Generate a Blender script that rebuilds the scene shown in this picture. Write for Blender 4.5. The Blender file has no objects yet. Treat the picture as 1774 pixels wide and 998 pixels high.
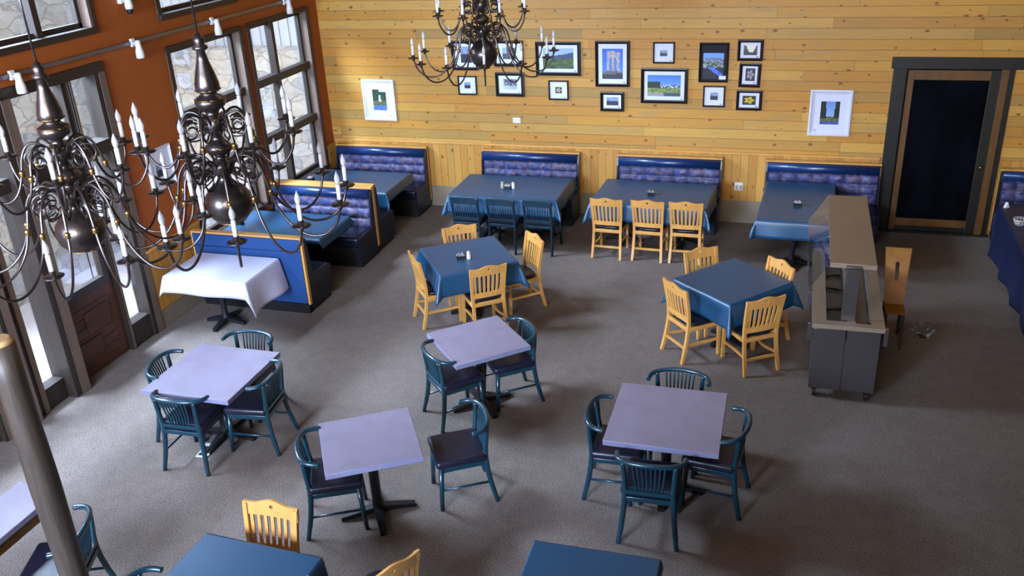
import bpy, bmesh, math, random
from mathutils import Vector, Matrix
random.seed(7)
SC = bpy.context.scene
COL = SC.collection
PI = math.pi
R = math.radians

# ------------------------------------------------------------------ materials
def lin(c):
    return tuple(((v/255)/12.92 if v/255 <= .04045 else ((v/255+.055)/1.055)**2.4) for v in c)
class NT:
    def __init__(s, name):
        s.m = bpy.data.materials.new(name); s.m.use_nodes = True
        s.t = s.m.node_tree; s.b = s.t.nodes['Principled BSDF']
    def n(s, typ, **k):
        x = s.t.nodes.new(typ)
        for a, v in k.items(): setattr(x, a, v)
        return x
    def l(s, a, b): s.t.links.new(a, b)
    def math(s, op, a, b=None, c=None):
        x = s.n('ShaderNodeMath', operation=op)
        for i, v in enumerate((a, b, c)):
            if v is None: continue
            if isinstance(v, (int, float)): x.inputs[i].default_value = v
            else: s.l(v, x.inputs[i])
        return x.outputs[0]
    def mix(s, f, a, b, mode='MIX'):
        x = s.n('ShaderNodeMix', data_type='RGBA', blend_type=mode)
        for sock, v in ((x.inputs[0], f), (x.inputs[6], a), (x.inputs[7], b)):
            if isinstance(v, (int, float)): sock.default_value = v
            elif isinstance(v, tuple): sock.default_value = (*v[:3], 1)
            else: s.l(v, sock)
        return x.outputs[2]
    def coord(s, scale=(1, 1, 1), rot=(0, 0, 0)):
        tc = s.n('ShaderNodeTexCoord'); mp = s.n('ShaderNodeMapping')
        mp.inputs['Scale'].default_value = scale; mp.inputs['Rotation'].default_value = rot
        s.l(tc.outputs['Object'], mp.inputs[0]); return mp.outputs[0]
    def noise(s, vec, scale, detail=4, rough=.55):
        x = s.n('ShaderNodeTexNoise'); x.inputs['Scale'].default_value = scale
        x.inputs['Detail'].default_value = detail; x.inputs['Roughness'].default_value = rough
        s.l(vec, x.inputs['Vector']); return x
    def ramp(s, f, stops):
        x = s.n('ShaderNodeValToRGB'); e = x.color_ramp.elements
        while len(e) < len(stops): e.new(.5)
        for i, (p, c) in enumerate(stops):
            e[i].position = p; e[i].color = (*c, 1)
        s.l(f, x.inputs[0]); return x.outputs[0]
    def bump(s, h, strength=.2, dist=.01):
        x = s.n('ShaderNodeBump'); x.inputs['Strength'].default_value = strength
        x.inputs['Distance'].default_value = dist
        s.l(h, x.inputs['Height']); s.l(x.outputs[0], s.b.inputs['Normal'])
def mat(name, rgb, rough=.5, metal=0, var=.12, vs=6, scale=(1, 1, 1), bump=0, bs=60, coat=0, spec=None):
    w = NT(name); c = lin(rgb)
    v = w.coord(scale); nz = w.noise(v, vs)
    a = tuple(x*(1-var) for x in c); b = tuple(min(1, x*(1+var)) for x in c)
    w.l(w.ramp(nz.outputs[0], [(.3, a), (.7, b)]), w.b.inputs['Base Color'])
    w.b.inputs['Roughness'].default_value = rough; w.b.inputs['Metallic'].default_value = metal
    if coat: w.b.inputs['Coat Weight'].default_value = coat; w.b.inputs['Coat Roughness'].default_value = .15
    if spec is not None: w.b.inputs['Specular IOR Level'].default_value = spec
    if bump: w.bump(w.noise(v, bs, 3).outputs[0], bump, .004)
    return w.m
def planks(name, u, v, width, length, cols, knots=1.0, rough=.5, ucenter=0):
    """boards running along axis u (0,1,2), stacked along axis v"""
    w = NT(name)
    tc = w.n('ShaderNodeTexCoord'); sp = w.n('ShaderNodeSeparateXYZ'); w.l(tc.outputs['Object'], sp.inputs[0])
    U = sp.outputs[u]; V = sp.outputs[v]
    row_f = w.math('DIVIDE', V, width); row = w.math('FLOOR', row_f); fr = w.math('FRACT', row_f)
    wn = w.n('ShaderNodeTexWhiteNoise', noise_dimensions='1D'); w.l(row, wn.inputs['W'])
    off = w.math('MULTIPLY', wn.outputs['Value'], 13.7)
    uf = w.math('ADD', w.math('DIVIDE', U, length), off); col = w.math('FLOOR', uf); ufr = w.math('FRACT', uf)
    cb = w.n('ShaderNodeCombineXYZ'); w.l(row, cb.inputs[0]); w.l(col, cb.inputs[1])
    wn2 = w.n('ShaderNodeTexWhiteNoise', noise_dimensions='3D'); w.l(cb.outputs[0], wn2.inputs[0])
    n = len(cols); base = w.ramp(wn2.outputs['Value'], [(i/(n-1), lin(c)) for i, c in enumerate(cols)])
    cg = w.n('ShaderNodeCombineXYZ')
    w.l(w.math('ADD', U, w.math('MULTIPLY', wn2.outputs['Value'], 31)), cg.inputs[0]); w.l(V, cg.inputs[1])
    w.l(wn2.outputs['Value'], cg.inputs[2])
    mp = w.n('ShaderNodeMapping'); mp.inputs['Scale'].default_value = (1.6, 26, 9); w.l(cg.outputs[0], mp.inputs[0])
    g = w.noise(mp.outputs[0], 2.2, 6, .6)
    c1 = w.mix(w.math('MULTIPLY', g.outputs[0], .55), base, lin((176, 132, 58)), 'MULTIPLY')
    # broad stain
    mp3 = w.n('ShaderNodeMapping'); mp3.inputs['Scale'].default_value = (1.0, 5, 3); w.l(cg.outputs[0], mp3.inputs[0])
    g3 = w.noise(mp3.outputs[0], 1.7, 3)
    st = w.n('ShaderNodeMapRange'); st.inputs['From Min'].default_value = .56; st.inputs['From Max'].default_value = .75; w.l(g3.outputs[0], st.inputs[0])
    c1 = w.mix(w.math('MULTIPLY', st.outputs[0], .5), c1, lin((150, 128, 84)))
    # knots
    mpk = w.n('ShaderNodeMapping'); mpk.inputs['Scale'].default_value = (2.6, 4.2, 1); w.l(cg.outputs[0], mpk.inputs[0])
    vo = w.n('ShaderNodeTexVoronoi', voronoi_dimensions='2D'); vo.inputs['Scale'].default_value = 1.35; w.l(mpk.outputs[0], vo.inputs['Vector'])
    sc = w.n('ShaderNodeSeparateColor'); w.l(vo.outputs['Color'], sc.inputs[0])
    kr = w.math('MULTIPLY', w.math('GREATER_THAN', sc.outputs[0], .35), w.math('MULTIPLY_ADD', w.math('POWER', sc.outputs[1], 2.2), .10*knots, .045*knots))
    kd = w.math('DIVIDE', vo.outputs['Distance'], w.math('ADD', kr, .001))
    kk = w.n('ShaderNodeMapRange'); kk.inputs['From Min'].default_value = 1.15; kk.inputs['From Max'].default_value = .35; w.l(kd, kk.inputs[0])
    c2 = w.mix(w.math('MULTIPLY', kk.outputs[0], .92), c1, lin((110, 50, 14)))
    # gaps
    gp = w.math('LESS_THAN', w.math('MULTIPLY', w.math('MINIMUM', fr, w.math('SUBTRACT', 1, fr)), width), .0028)
    ge = w.math('LESS_THAN', w.math('MULTIPLY', w.math('MINIMUM', ufr, w.math('SUBTRACT', 1, ufr)), length), .002)
    gg = w.math('MAXIMUM', gp, ge)
    c3 = w.mix(w.math('MULTIPLY', gg, .72), c2, lin((60, 36, 12)))
    w.l(c3, w.b.inputs['Base Color']); w.b.inputs['Roughness'].default_value = rough
    w.bump(w.math('SUBTRACT', 1, gg), .4, .004)
    return w.m
def glass(name, tint=(.9, .95, 1), refl=.12, rough=.02, alpha=.06):
    w = NT(name); t = w.t
    tr = w.n('ShaderNodeBsdfTransparent'); tr.inputs[0].default_value = (*tint, 1)
    gl = w.n('ShaderNodeBsdfGlossy'); gl.inputs['Roughness'].default_value = rough
    fz = w.n('ShaderNodeFresnel'); fz.inputs[0].default_value = 1.45
    mx = w.n('ShaderNodeMixShader'); w.l(w.math('MULTIPLY_ADD', fz.outputs[0], .4, alpha*.12), mx.inputs[0])
    w.l(tr.outputs[0], mx.inputs[1]); w.l(gl.outputs[0], mx.inputs[2])
    w.l(mx.outputs[0], t.nodes['Material Output'].inputs[0])
    return w.m

GOLD = [(212, 160, 66), (202, 148, 54), (218, 172, 80), (172, 138, 70), (208, 148, 54), (198, 144, 56), (216, 170, 80), (178, 144, 74), (212, 158, 62)]
M = {}
M['plank_h'] = planks('pine_planks_horizontal', 0, 2, .142, 2.6, GOLD)
M['plank_v'] = planks('pine_boards_vertical', 2, 0, .118, 3.0, [(206, 152, 66), (192, 136, 52), (212, 162, 76), (184, 138, 60)])
M['plank_vl'] = planks('pine_boards_vertical_left', 2, 1, .118, 3.0, [(206, 152, 66), (192, 136, 52), (212, 162, 76), (184, 138, 60)])
M['orange'] = mat('orange_wall_paint', (158, 80, 22), .7, var=.05, bump=.05)
M['outer'] = mat('grey_exterior_siding', (120, 120, 120), .8, var=.05)
M['cream'] = mat('plain_wall_paint', (96, 74, 50), .8, var=.04)
M['ceil'] = mat('ceiling_boards', (80, 60, 40), .8, var=.08)
M['basegrey'] = mat('grey_base_panel', (128, 116, 98), .6, var=.06)
M['wood_trim'] = mat('pine_trim', (206, 152, 78), .45, var=.14, vs=3, scale=(2, 2, 14))
M['chair_wood'] = mat('honey_beech', (204, 148, 76), .38, var=.10, vs=4, scale=(3, 3, .8), coat=.25)
M['green'] = mat('teal_green_lacquer', (12, 52, 66), .3, var=.08, coat=.4)
M['green_dark'] = mat('dark_green_paint', (12, 42, 56), .35, var=.08, coat=.2)
M['navy_vinyl'] = mat('navy_vinyl', (14, 20, 38), .32, var=.15, vs=9, bump=.12, bs=120)
M['seat_vinyl'] = mat('dark_purple_vinyl', (25, 25, 42), .35, var=.2, vs=9, bump=.25, bs=60)
M['blue_vinyl'] = mat('blue_vinyl', (14, 44, 92), .32, var=.08, vs=6, coat=.3)
M['back_vinyl'] = mat('blue_panel_vinyl', (20, 62, 118), .5, var=.06)
M['black'] = mat('black_paint', (14, 14, 18), .5, var=.2)
M['iron'] = mat('black_cast_iron', (26, 26, 32), .45, .2, var=.2, bump=.2)
M['laminate'] = mat('lavender_laminate', (130, 122, 140), .42, var=.10, vs=5, bump=.03)
M['laminate_edge'] = mat('laminate_edge', (122, 122, 150), .45, var=.06)
M['cloth'] = mat('teal_blue_tablecloth', (22, 70, 104), .38, var=.05, vs=3, spec=.7)
M['cloth_dark'] = mat('dark_blue_tablecloth', (16, 30, 66), .5, var=.06, vs=3)
M['white_cloth'] = mat('white_linen', (196, 196, 222), .8, var=.02)
M['dark_wood'] = mat('dark_brown_window_wood', (44, 34, 28), .5, var=.15, vs=5, scale=(3, 3, .6))
M['reveal'] = mat('weathered_brown_wood', (104, 86, 74), .6, var=.16, vs=5, scale=(3, 3, .5))
M['door_wood'] = mat('rustic_dark_door_wood', (74, 40, 22), .5, var=.4, vs=3, scale=(1, 1, 3))
M['door_black'] = mat('black_green_door_trim', (16, 18, 14), .5, var=.12)
M['high_wood'] = mat('worn_orange_wood', (150, 98, 30), .5, var=.25, vs=6)
M['door_gold'] = mat('aged_golden_door_wood', (98, 64, 24), .5, var=.2, vs=4, scale=(2, 2, .6))
M['steel'] = mat('brushed_stainless', (122, 118, 122), .3, .85, var=.05, vs=4, scale=(1, 1, 14))
M['steel_dark'] = mat('stainless_well', (128, 122, 122), .42, .5, var=.08)
M['tan_top'] = mat('stainless_shelf_top', (150, 134, 116), .5, .45, var=.04)
M['bronze'] = mat('dark_pewter_bronze', (86, 80, 80), .3, .9, var=.2, vs=14)
M['brass'] = mat('brass_knuckle', (150, 120, 74), .32, .95, var=.1)
M['candle'] = mat('white_candle_sleeve', (220, 224, 236), .5, var=.02)
M['white_pl'] = mat('white_plastic', (224, 224, 228), .4, var=.02)
M['frame_blk'] = mat('black_picture_frame', (20, 14, 16), .35, var=.1)
M['frame_wht'] = mat('white_picture_frame', (212, 214, 230), .5, var=.02)
M['matboard'] = mat('white_mat_board', (218, 222, 240), .8, var=.01)
M['mat_black'] = mat('black_mat_board', (24, 24, 32), .8, var=.03)
M['white_fence'] = mat('white_siding', (206, 206, 212), .7, var=.02)
M['red'] = mat('red_enamel', (150, 24, 24), .4, var=.05)
M['log'] = mat('peeled_log', (62, 52, 44), .5, var=.4, vs=4, scale=(5, 5, .5), bump=.3, bs=14)
M['log_end'] = mat('log_end_grain', (186, 150, 104), .6, var=.1)
M['rope'] = mat('golden_edge', (150, 112, 62), .5, var=.2)
M['glass'] = glass('window_glass')
M['clear'] = glass('sneeze_guard_acrylic', alpha=.2)
M['bag'] = glass('clear_plastic_bag', alpha=.5, rough=.25)
def bulb_m():
    w = NT('clear_candle_bulb'); w.b.inputs['Base Color'].default_value = (.8, .82, .9, 1)
    w.b.inputs['Roughness'].default_value = .08; w.b.inputs['Transmission Weight'].default_value = .55
    w.b.inputs['IOR'].default_value = 1.2; return w.m
M['bulb'] = bulb_m()
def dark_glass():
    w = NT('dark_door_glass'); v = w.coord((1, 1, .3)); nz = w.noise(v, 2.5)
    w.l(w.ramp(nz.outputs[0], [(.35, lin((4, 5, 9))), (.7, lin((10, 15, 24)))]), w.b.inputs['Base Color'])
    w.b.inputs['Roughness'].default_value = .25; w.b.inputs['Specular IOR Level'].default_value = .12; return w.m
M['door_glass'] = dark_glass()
def carpet():
    w = NT('brown_grey_carpet'); v = w.coord()
    a = w.noise(v, 1.1, 5, .6); b = w.noise(v, 90, 2, .6); d = w.noise(v, 7, 4, .6)
    c = w.ramp(a.outputs[0], [(.3, lin((98, 86, 80))), (.7, lin((120, 107, 100)))])
    c = w.mix(.30, c, w.ramp(d.outputs[0], [(.3, lin((78, 66, 60))), (.7, lin((136, 122, 112)))]))
    c = w.mix(.40, c, w.ramp(b.outputs[0], [(.35, lin((58, 50, 46))), (.65, lin((168, 158, 152)))]))
    w.l(c, w.b.inputs['Base Color']); w.b.inputs['Roughness'].default_value = .95
    w.b.inputs['Specular IOR Level'].default_value = .1
    w.bump(b.outputs[0], .5, .01); return w.m
M['carpet'] = carpet()
def stone():
    w = NT('stacked_fieldstone'); v = w.coord((1, 1, 1.5))
    vo = w.n('ShaderNodeTexVoronoi', feature='DISTANCE_TO_EDGE'); vo.inputs['Scale'].default_value = 2.6
    vc = w.n('ShaderNodeTexVoronoi'); vc.inputs['Scale'].default_value = 2.6
    nz = w.noise(v, 3, 4); mxv = w.n('ShaderNodeVectorMath', operation='ADD')
    s2 = w.n('ShaderNodeVectorMath', operation='SCALE'); s2.inputs['Scale'].default_value = .35
    w.l(nz.outputs['Color'], s2.inputs[0]); w.l(v, mxv.inputs[0]); w.l(s2.outputs[0], mxv.inputs[1])
    w.l(mxv.outputs[0], vo.inputs['Vector']); w.l(mxv.outputs[0], vc.inputs['Vector'])
    sp = w.n('ShaderNodeSeparateColor'); w.l(vc.outputs['Color'], sp.inputs[0])
    c = w.ramp(sp.outputs[0], [(0, lin((176, 160, 142))), (.35, lin((196, 180, 158))), (.6, lin((152, 144, 138))), (1, lin((204, 190, 172)))])
    c = w.mix(.3, c, w.ramp(w.noise(v, 9, 5).outputs[0], [(.3, lin((112, 108, 104))), (.7, lin((206, 202, 196)))]))
    e = w.n('ShaderNodeMapRange'); e.inputs['From Max'].default_value = .05; w.l(vo.outputs['Distance'], e.inputs[0])
    c = w.mix(e.outputs[0], lin((130, 124, 118)), c)
    w.l(c, w.b.inputs['Base Color']); w.b.inputs['Roughness'].default_value = .9
    w.bump(e.outputs[0], .4, .02); return w.m
M['stone'] = stone()
M['ground'] = mat('pale_gravel_ground', (214, 196, 186), .9, var=.1, vs=8)
def tuft_fabric():
    w = NT('purple_patterned_fabric'); v = w.coord()
    vc = w.n('ShaderNodeTexVoronoi'); vc.inputs['Scale'].default_value = 17; w.l(v, vc.inputs['Vector'])
    sp = w.n('ShaderNodeSeparateColor'); w.l(vc.outputs['Color'], sp.inputs[0])
    c = w.ramp(sp.outputs[0], [(0, lin((34, 40, 84))), (.4, lin((70, 68, 104))), (.62, lin((50, 62, 120))), (.8, lin((116, 92, 96))), (1, lin((92, 100, 150)))])
    n2 = w.noise(v, 7, 3); w.l(w.mix(w.math('MULTIPLY', n2.outputs[0], .5), c, lin((34, 42, 86))), w.b.inputs['Base Color'])
    w.b.inputs['Roughness'].default_value = .55; return w.m
M['tuft'] = tuft_fabric()
def attr_mat():
    w = NT('printed_photograph'); a = w.n('ShaderNodeAttribute', attribute_name='Col')
    w.l(a.outputs['Color'], w.b.inputs['Base Color']); w.b.inputs['Roughness'].default_value = .35; return w.m
M['print'] = attr_mat()

# ------------------------------------------------------------------ mesh helpers
def box(bm, x0, x1, y0, y1, z0, z1, bev=0, seg=2, mi=0, mtx=None):
    r = bmesh.ops.create_cube(bm, size=1)['verts']
    for v in r:
        v.co = Vector(((x0+x1)/2+v.co.x*(x1-x0), (y0+y1)/2+v.co.y*(y1-y0), (z0+z1)/2+v.co.z*(z1-z0)))
    fs = set(f for v in r for f in v.link_faces)
    for f in fs: f.material_index = mi
    if bev:
        es = list(set(e for v in r for e in v.link_edges))
        q = bmesh.ops.bevel(bm, geom=es, offset=bev, segments=seg, profile=.5, affect='EDGES')
        r = list(set(v for f in q['faces'] for v in f.verts) | set(v for v in r if v.is_valid))
        if seg > 1:
            for f in q['faces']: f.smooth = True
    if mtx is not None:
        for v in r: v.co = mtx @ v.co
    return r
def catmull(pts, n=6):
    P = [Vector(p) for p in pts]; out = []
    for i in range(len(P)-1):
        a = P[max(i-1, 0)]; b = P[i]; c = P[i+1]; d = P[min(i+2, len(P)-1)]
        for k in range(n):
            t = k/n
            out.append(.5*((2*b)+(c-a)*t+(2*a-5*b+4*c-d)*t*t+(3*b-a-3*c+d)*t**3))
    out.append(P[-1]); return out
def tube(bm, pts, rad, seg=8, flat=1.0, up=(0, 0, 1)):
    P = [Vector(p) for p in pts]; n = len(P); rings = []
    rr = rad if isinstance(rad, (list, tuple)) else [rad]*n
    if len(rr) != n:
        rr = [rr[0]+(rr[-1]-rr[0])*i/(n-1) for i in range(n)] if len(rr) == 2 else [rr[min(int(i/(n-1)*(len(rr)-1)+.5), len(rr)-1)] for i in range(n)]
    prev = None
    for i in range(n):
        d = (P[min(i+1, n-1)]-P[max(i-1, 0)]).normalized()
        if prev is None:
            u = Vector(up)
            if abs(u.dot(d)) > .95: u = Vector((1, 0, 0))
            a = (u-d*u.dot(d)).normalized()
        else:
            a = (prev-d*prev.dot(d)).normalized()
        prev = a; b = d.cross(a)
        rings.append([bm.verts.new(P[i]+(a*math.cos(2*PI*k/seg)+b*math.sin(2*PI*k/seg)*flat)*rr[i]) for k in range(seg)])
    for i in range(n-1):
        for k in range(seg):
            f = bm.faces.new((rings[i][k], rings[i][(k+1) % seg], rings[i+1][(k+1) % seg], rings[i+1][k])); f.smooth = True
    bm.faces.new(rings[0][::-1]); bm.faces.new(rings[-1])
def bar(bm, a, b, w, h, up=(0, 0, 1)):
    """rectangular bar a->b; w sideways, h along up"""
    a = Vector(a); b = Vector(b); d = (b-a).normalized(); u = Vector(up)
    if abs(u.dot(d)) > .95: u = Vector((0, 1, 0))
    u = (u-d*u.dot(d)).normalized(); s = d.cross(u)
    vs = [bm.verts.new(p+s*i*w/2+u*j*h/2) for p in (a, b) for i, j in ((-1, -1), (1, -1), (1, 1), (-1, 1))]
    for q in ((3, 2, 1, 0), (4, 5, 6, 7), (0, 1, 5, 4), (1, 2, 6, 5), (2, 3, 7, 6), (3, 0, 4, 7)): bm.faces.new([vs[i] for i in q])
def ribbon(bm, pts, w, h, up=(0, 0, 1)):
    """rectangular section swept along a path"""
    P = [Vector(p) for p in pts]; n = len(P); rings = []
    for i in range(n):
        d = (P[min(i+1, n-1)]-P[max(i-1, 0)]).normalized(); u = Vector(up); u = (u-d*u.dot(d)).normalized(); s = d.cross(u)
        W = w if not isinstance(w, (list, tuple)) else w[0]+(w[1]-w[0])*i/(n-1)
        rings.append([bm.verts.new(P[i]+s*a*W/2+u*b*h/2) for a, b in ((-1, -1), (1, -1), (1, 1), (-1, 1))])
    for i in range(n-1):
        for k in range(4): bm.faces.new((rings[i][k], rings[i][(k+1) % 4], rings[i+1][(k+1) % 4], rings[i+1][k]))
    bm.faces.new(rings[0][::-1]); bm.faces.new(rings[-1])
def lathe(bm, prof, seg=20, c=(0, 0, 0), smooth=True):
    rings = []
    for z, r in prof:
        rings.append([bm.verts.new((c[0]+r*math.cos(2*PI*k/seg), c[1]+r*math.sin(2*PI*k/seg), c[2]+z)) for k in range(seg)])
    for i in range(len(rings)-1):
        for k in range(seg):
            f = bm.faces.new((rings[i][k], rings[i][(k+1) % seg], rings[i+1][(k+1) % seg], rings[i+1][k])); f.smooth = smooth
    bm.faces.new(rings[0][::-1]); bm.faces.new(rings[-1])
def prism(bm, poly, axis, a, b, mi=0):
    def P(p, t):
        return {'x': (t, p[0], p[1]), 'y': (p[0], t, p[1]), 'z': (p[0], p[1], t)}[axis]
    A = [bm.verts.new(P(p, a)) for p in poly]; B = [bm.verts.new(P(p, b)) for p in poly]; n = len(poly)
    fs = [bm.faces.new(A[::-1]), bm.faces.new(B)]
    for i in range(n): fs.append(bm.faces.new((A[i], A[(i+1) % n], B[(i+1) % n], B[i])))
    for f in fs: f.material_index = mi
def NB(): return bmesh.new()
def obj(name, bm, m=None, parent=None, mats=None):
    bmesh.ops.recalc_face_normals(bm, faces=bm.faces[:])
    me = bpy.data.meshes.new(name); bm.to_mesh(me); bm.free()
    for k in (mats or [m]): me.materials.append(k if not isinstance(k, str) else M[k])
    o = bpy.data.objects.new(name, me); COL.objects.link(o)
    if parent is not None: o.parent = parent
    return o
def tag(o, label, cat, group=None, kind=None):
    o['label'] = label; o['category'] = cat
    if group: o['group'] = group
    if kind: o['kind'] = kind
    return o
def thing(name, label, cat, loc=(0, 0, 0), rz=0, group=None):
    o = bpy.data.objects.new(name, None); COL.objects.link(o); o.empty_display_size = .1
    o.location = loc; o.rotation_euler = (0, 0, R(rz)); return tag(o, label, cat, group)
def struct(name, bm, m=None, mats=None, parent=None):
    o = obj(name, bm, m, parent, mats)
    if parent is None: o['kind'] = 'structure'
    return o
def kids(o): return [c for c in COL.objects if c.parent is o]
def dup(root, loc, rz, label, group=None, children=None):
    tree = children if children is not None else TREES[root.name]
    r = root.copy(); COL.objects.link(r); r.location = loc; r.rotation_euler = (0, 0, R(rz)); r['label'] = label
    if group: r['group'] = group
    for ch, subs in tree:
        c = ch.copy(); COL.objects.link(c); c.parent = r
        for g in subs:
            d = g.copy(); COL.objects.link(d); d.parent = c
    return r
TREES = {}
def remember(root): TREES[root.name] = [(c, kids(c)) for c in kids(root)]

# ------------------------------------------------------------------ camera (solved from the photograph)
cam = bpy.data.cameras.new('camera'); co = bpy.data.objects.new('camera', cam); COL.objects.link(co)
ya, pt, ro = R(18.1521), R(24.6197), R(-3.0431)
F = Vector((-math.sin(ya)*math.cos(pt), math.cos(ya)*math.cos(pt), -math.sin(pt)))
Rt = Vector((math.cos(ya), math.sin(ya), 0)); Up = Rt.cross(F)
R2 = math.cos(ro)*Rt+math.sin(ro)*Up; U2 = -math.sin(ro)*Rt+math.cos(ro)*Up
mm = Matrix((R2, U2, -F)).transposed().to_4x4(); mm.translation = Vector((7.3004, -13.172, 4.937))
co.matrix_world = mm; cam.sensor_width = 36; cam.lens = 1564.784*36/1774; cam.clip_start = .05; cam.clip_end = 200
cam.dof.use_dof = True; cam.dof.focus_distance = 8.5; cam.dof.aperture_fstop = 4.5
SC.camera = co

# ------------------------------------------------------------------ room shell
XR, YB, ZC = 12.4, -16.5, 6.2
b = NB(); box(b, -.2, XR, YB, .2, -.12, 0); struct('floor', b, 'carpet')
b = NB(); box(b, -.2, XR+.2, YB-.2, .2, ZC, ZC+.15); struct('ceiling', b, 'ceil')
def wall_grid(bm, axis, a0, a1, us, zs, holes, mi=0):
    for i in range(len(us)-1):
        for j in range(len(zs)-1):
            um = (us[i]+us[i+1])/2; zm = (zs[j]+zs[j+1])/2
            if any(h[0] < um < h[1] and h[2] < zm < h[3] for h in holes): continue
            if axis == 'x': box(bm, a0, a1, us[i], us[i+1], zs[j], zs[j+1], mi=mi)
            else: box(bm, us[i], us[i+1], a0, a1, zs[j], zs[j+1], mi=mi)
def holes_wall(bm, axis, a0, a1, u0, u1, z0, z1, holes):
    us = sorted(set([u0, u1]+[h[0] for h in holes]+[h[1] for h in holes]))
    zs = sorted(set([z0, z1]+[h[2] for h in holes]+[h[3] for h in holes]))
    wall_grid(bm, axis, a0, a1, us, zs, holes)
# back wall: horizontal pine planks above, doorway at the right
DX0, DX1, DZ = 8.70, 9.86, 2.32
b = NB(); holes_wall(b, 'y', 0, .2, -.2, XR, 0, ZC, [(DX0, DX1, 0, DZ)]); struct('wall_back', b, 'plank_h')
b = NB(); box(b, 0.032, 8.5, -.022, .001, .345, 1.055); struct('trim_1', b, 'plank_v')
b = NB(); box(b, 0.032, 8.5, -.034, .001, 1.055, 1.085, .004); struct('trim_2', b, 'wood_trim')
b = NB(); box(b, 0.032, 8.5, -.026, .001, 0, .345, .003); struct('baseboard_back', b, 'basegrey')
b = NB(); box(b, 10.02, XR, -.022, .001, 0, 1.1); struct('trim_3', b, 'plank_v')
# left wall with openings
WIN = [(-2.03, -.35, .72, 3.235), (-3.81, -2.20, .72, 3.235)]          # big lower windows
DOORW = (-6.93, -4.97, 0, 3.27)
FARW = [(-8.75, -7.05, 0.0, 3.27), (-12.5, -10.9, .72, 3.235), (-14.4, -12.7, .72, 3.235)]
UPW = [(-3.81, -2.20, 3.6, 4.7), (-6.55, -4.9, 3.64, 4.7)]
allh = WIN+[DOORW]+FARW+UPW
b = NB(); holes_wall(b, 'x', -.2, 0, YB, .2, 0, ZC, allh); struct('wall_left', b, 'orange')
b = NB(); holes_wall(b, 'x', -.225, -.2, YB, .2, 0, ZC, allh); struct('wall_exterior', b, 'outer')
b = NB(); holes_wall(b, 'y', YB-.2, YB, -.2, XR+.2, 0, ZC, [(.6, 4.1, 2.6, 5.8), (4.3, 8.3, 4.1, 5.9)]); struct('wall_rear', b, 'cream')
b = NB(); box(b, 4.8, XR, YB, -12.25, 3.15, 3.35); struct('floor_balcony_blocker', b, 'carpet')  # unseen slab under the viewpoint, placed to shade the right of the room
b = NB(); box(b, 4.8, XR, -12.4, -12.3, 0, 3.15); box(b, 4.8, 4.9, YB, -12.4, 0, 3.15); struct('wall_balcony_blocker', b, 'cream')  # unseen wall added below the slab to keep rear light off the right side
b = NB(); box(b, XR, XR+.2, YB, .2, 0, ZC); struct('wall_right', b, 'cream')
# wainscot on the left wall
b = NB()
for y0, y1 in ((-4.95, -3.87), (-2.17, -2.06), (-.31, 0)):
    box(b, -.001, .03, y0, y1, .25, 1.02)
for y0, y1 in ((-3.87, -2.17), (-2.06, -.31)): box(b, -.001, .03, y0, y1, .25, .66)
struct('trim_4', b, 'plank_vl')
b = NB(); box(b, -.001, .024, -4.95, 0, 0, .25, .003); struct('baseboard_left', b, 'basegrey')
b = NB(); box(b, -.001, .045, -4.95, -3.87, 1.02, 1.045, .003); struct('trim_5', b, 'wood_trim')

# windows -------------------------------------------------
def window(n, y0, y1, z0, z1, vmul=(), hbars=(), sill=True):
    b = NB()                                     # casing: lines the opening, slightly proud of the wall
    t = .055
    box(b, -.16, .025, y0-.005, y0+t, z0, z1, .004); box(b, -.16, .025, y1-t, y1+.005, z0, z1, .004)
    f = struct('window_%d' % n, b, 'reveal')
    b = NB(); box(b, -.16, .03, y0-.01, y1+.01, z1-t, z1+.01, .004)
    box(b, -.16, .05, y0-.01, y1+.01, z0-.05, z0+.02, .004)
    box(b, .02, .034, y0-.02, y0+.03, z0, z1); box(b, .02, .034, y1-.02, y1+.02, z0, z1)
    obj('window_casing', b, 'dark_wood', f)
    b = NB(); s = .05
    Y0, Y1, Z0, Z1 = y0+t, y1-t, z0+.02, z1-t
    box(b, -.15, -.09, Y0, Y0+s, Z0, Z1, .003); box(b, -.15, -.09, Y1-s, Y1, Z0, Z1, .003)
    box(b, -.15, -.09, Y0, Y1, Z0, Z0+s, .003); box(b, -.15, -.09, Y0, Y1, Z1-s, Z1, .003)
    for z in hbars: box(b, -.155, -.02, Y0, Y1, z-.055, z+.055, .006)
    for y in vmul: box(b, -.15, -.04, y-.04, y+.04, Z0, Z1, .004)
    obj('window_sash', b, 'dark_wood', f)
    b = NB(); box(b, -.125, -.119, Y0+.01, Y1-.01, Z0+.01, Z1-.01); obj('window_pane', b, 'glass', f)
    return f
window(1, *WIN[0], vmul=(-1.30,), hbars=(2.37, 1.55))
window(2, *WIN[1], vmul=(), hbars=(2.37, 1.55))
window(3, *UPW[1], vmul=(-5.62,)); window(4, *UPW[0], vmul=())
for i, q in enumerate(FARW[1:]): window(5+i, *q, vmul=((q[0]+q[1])/2,), hbars=(2.37,))
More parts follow.
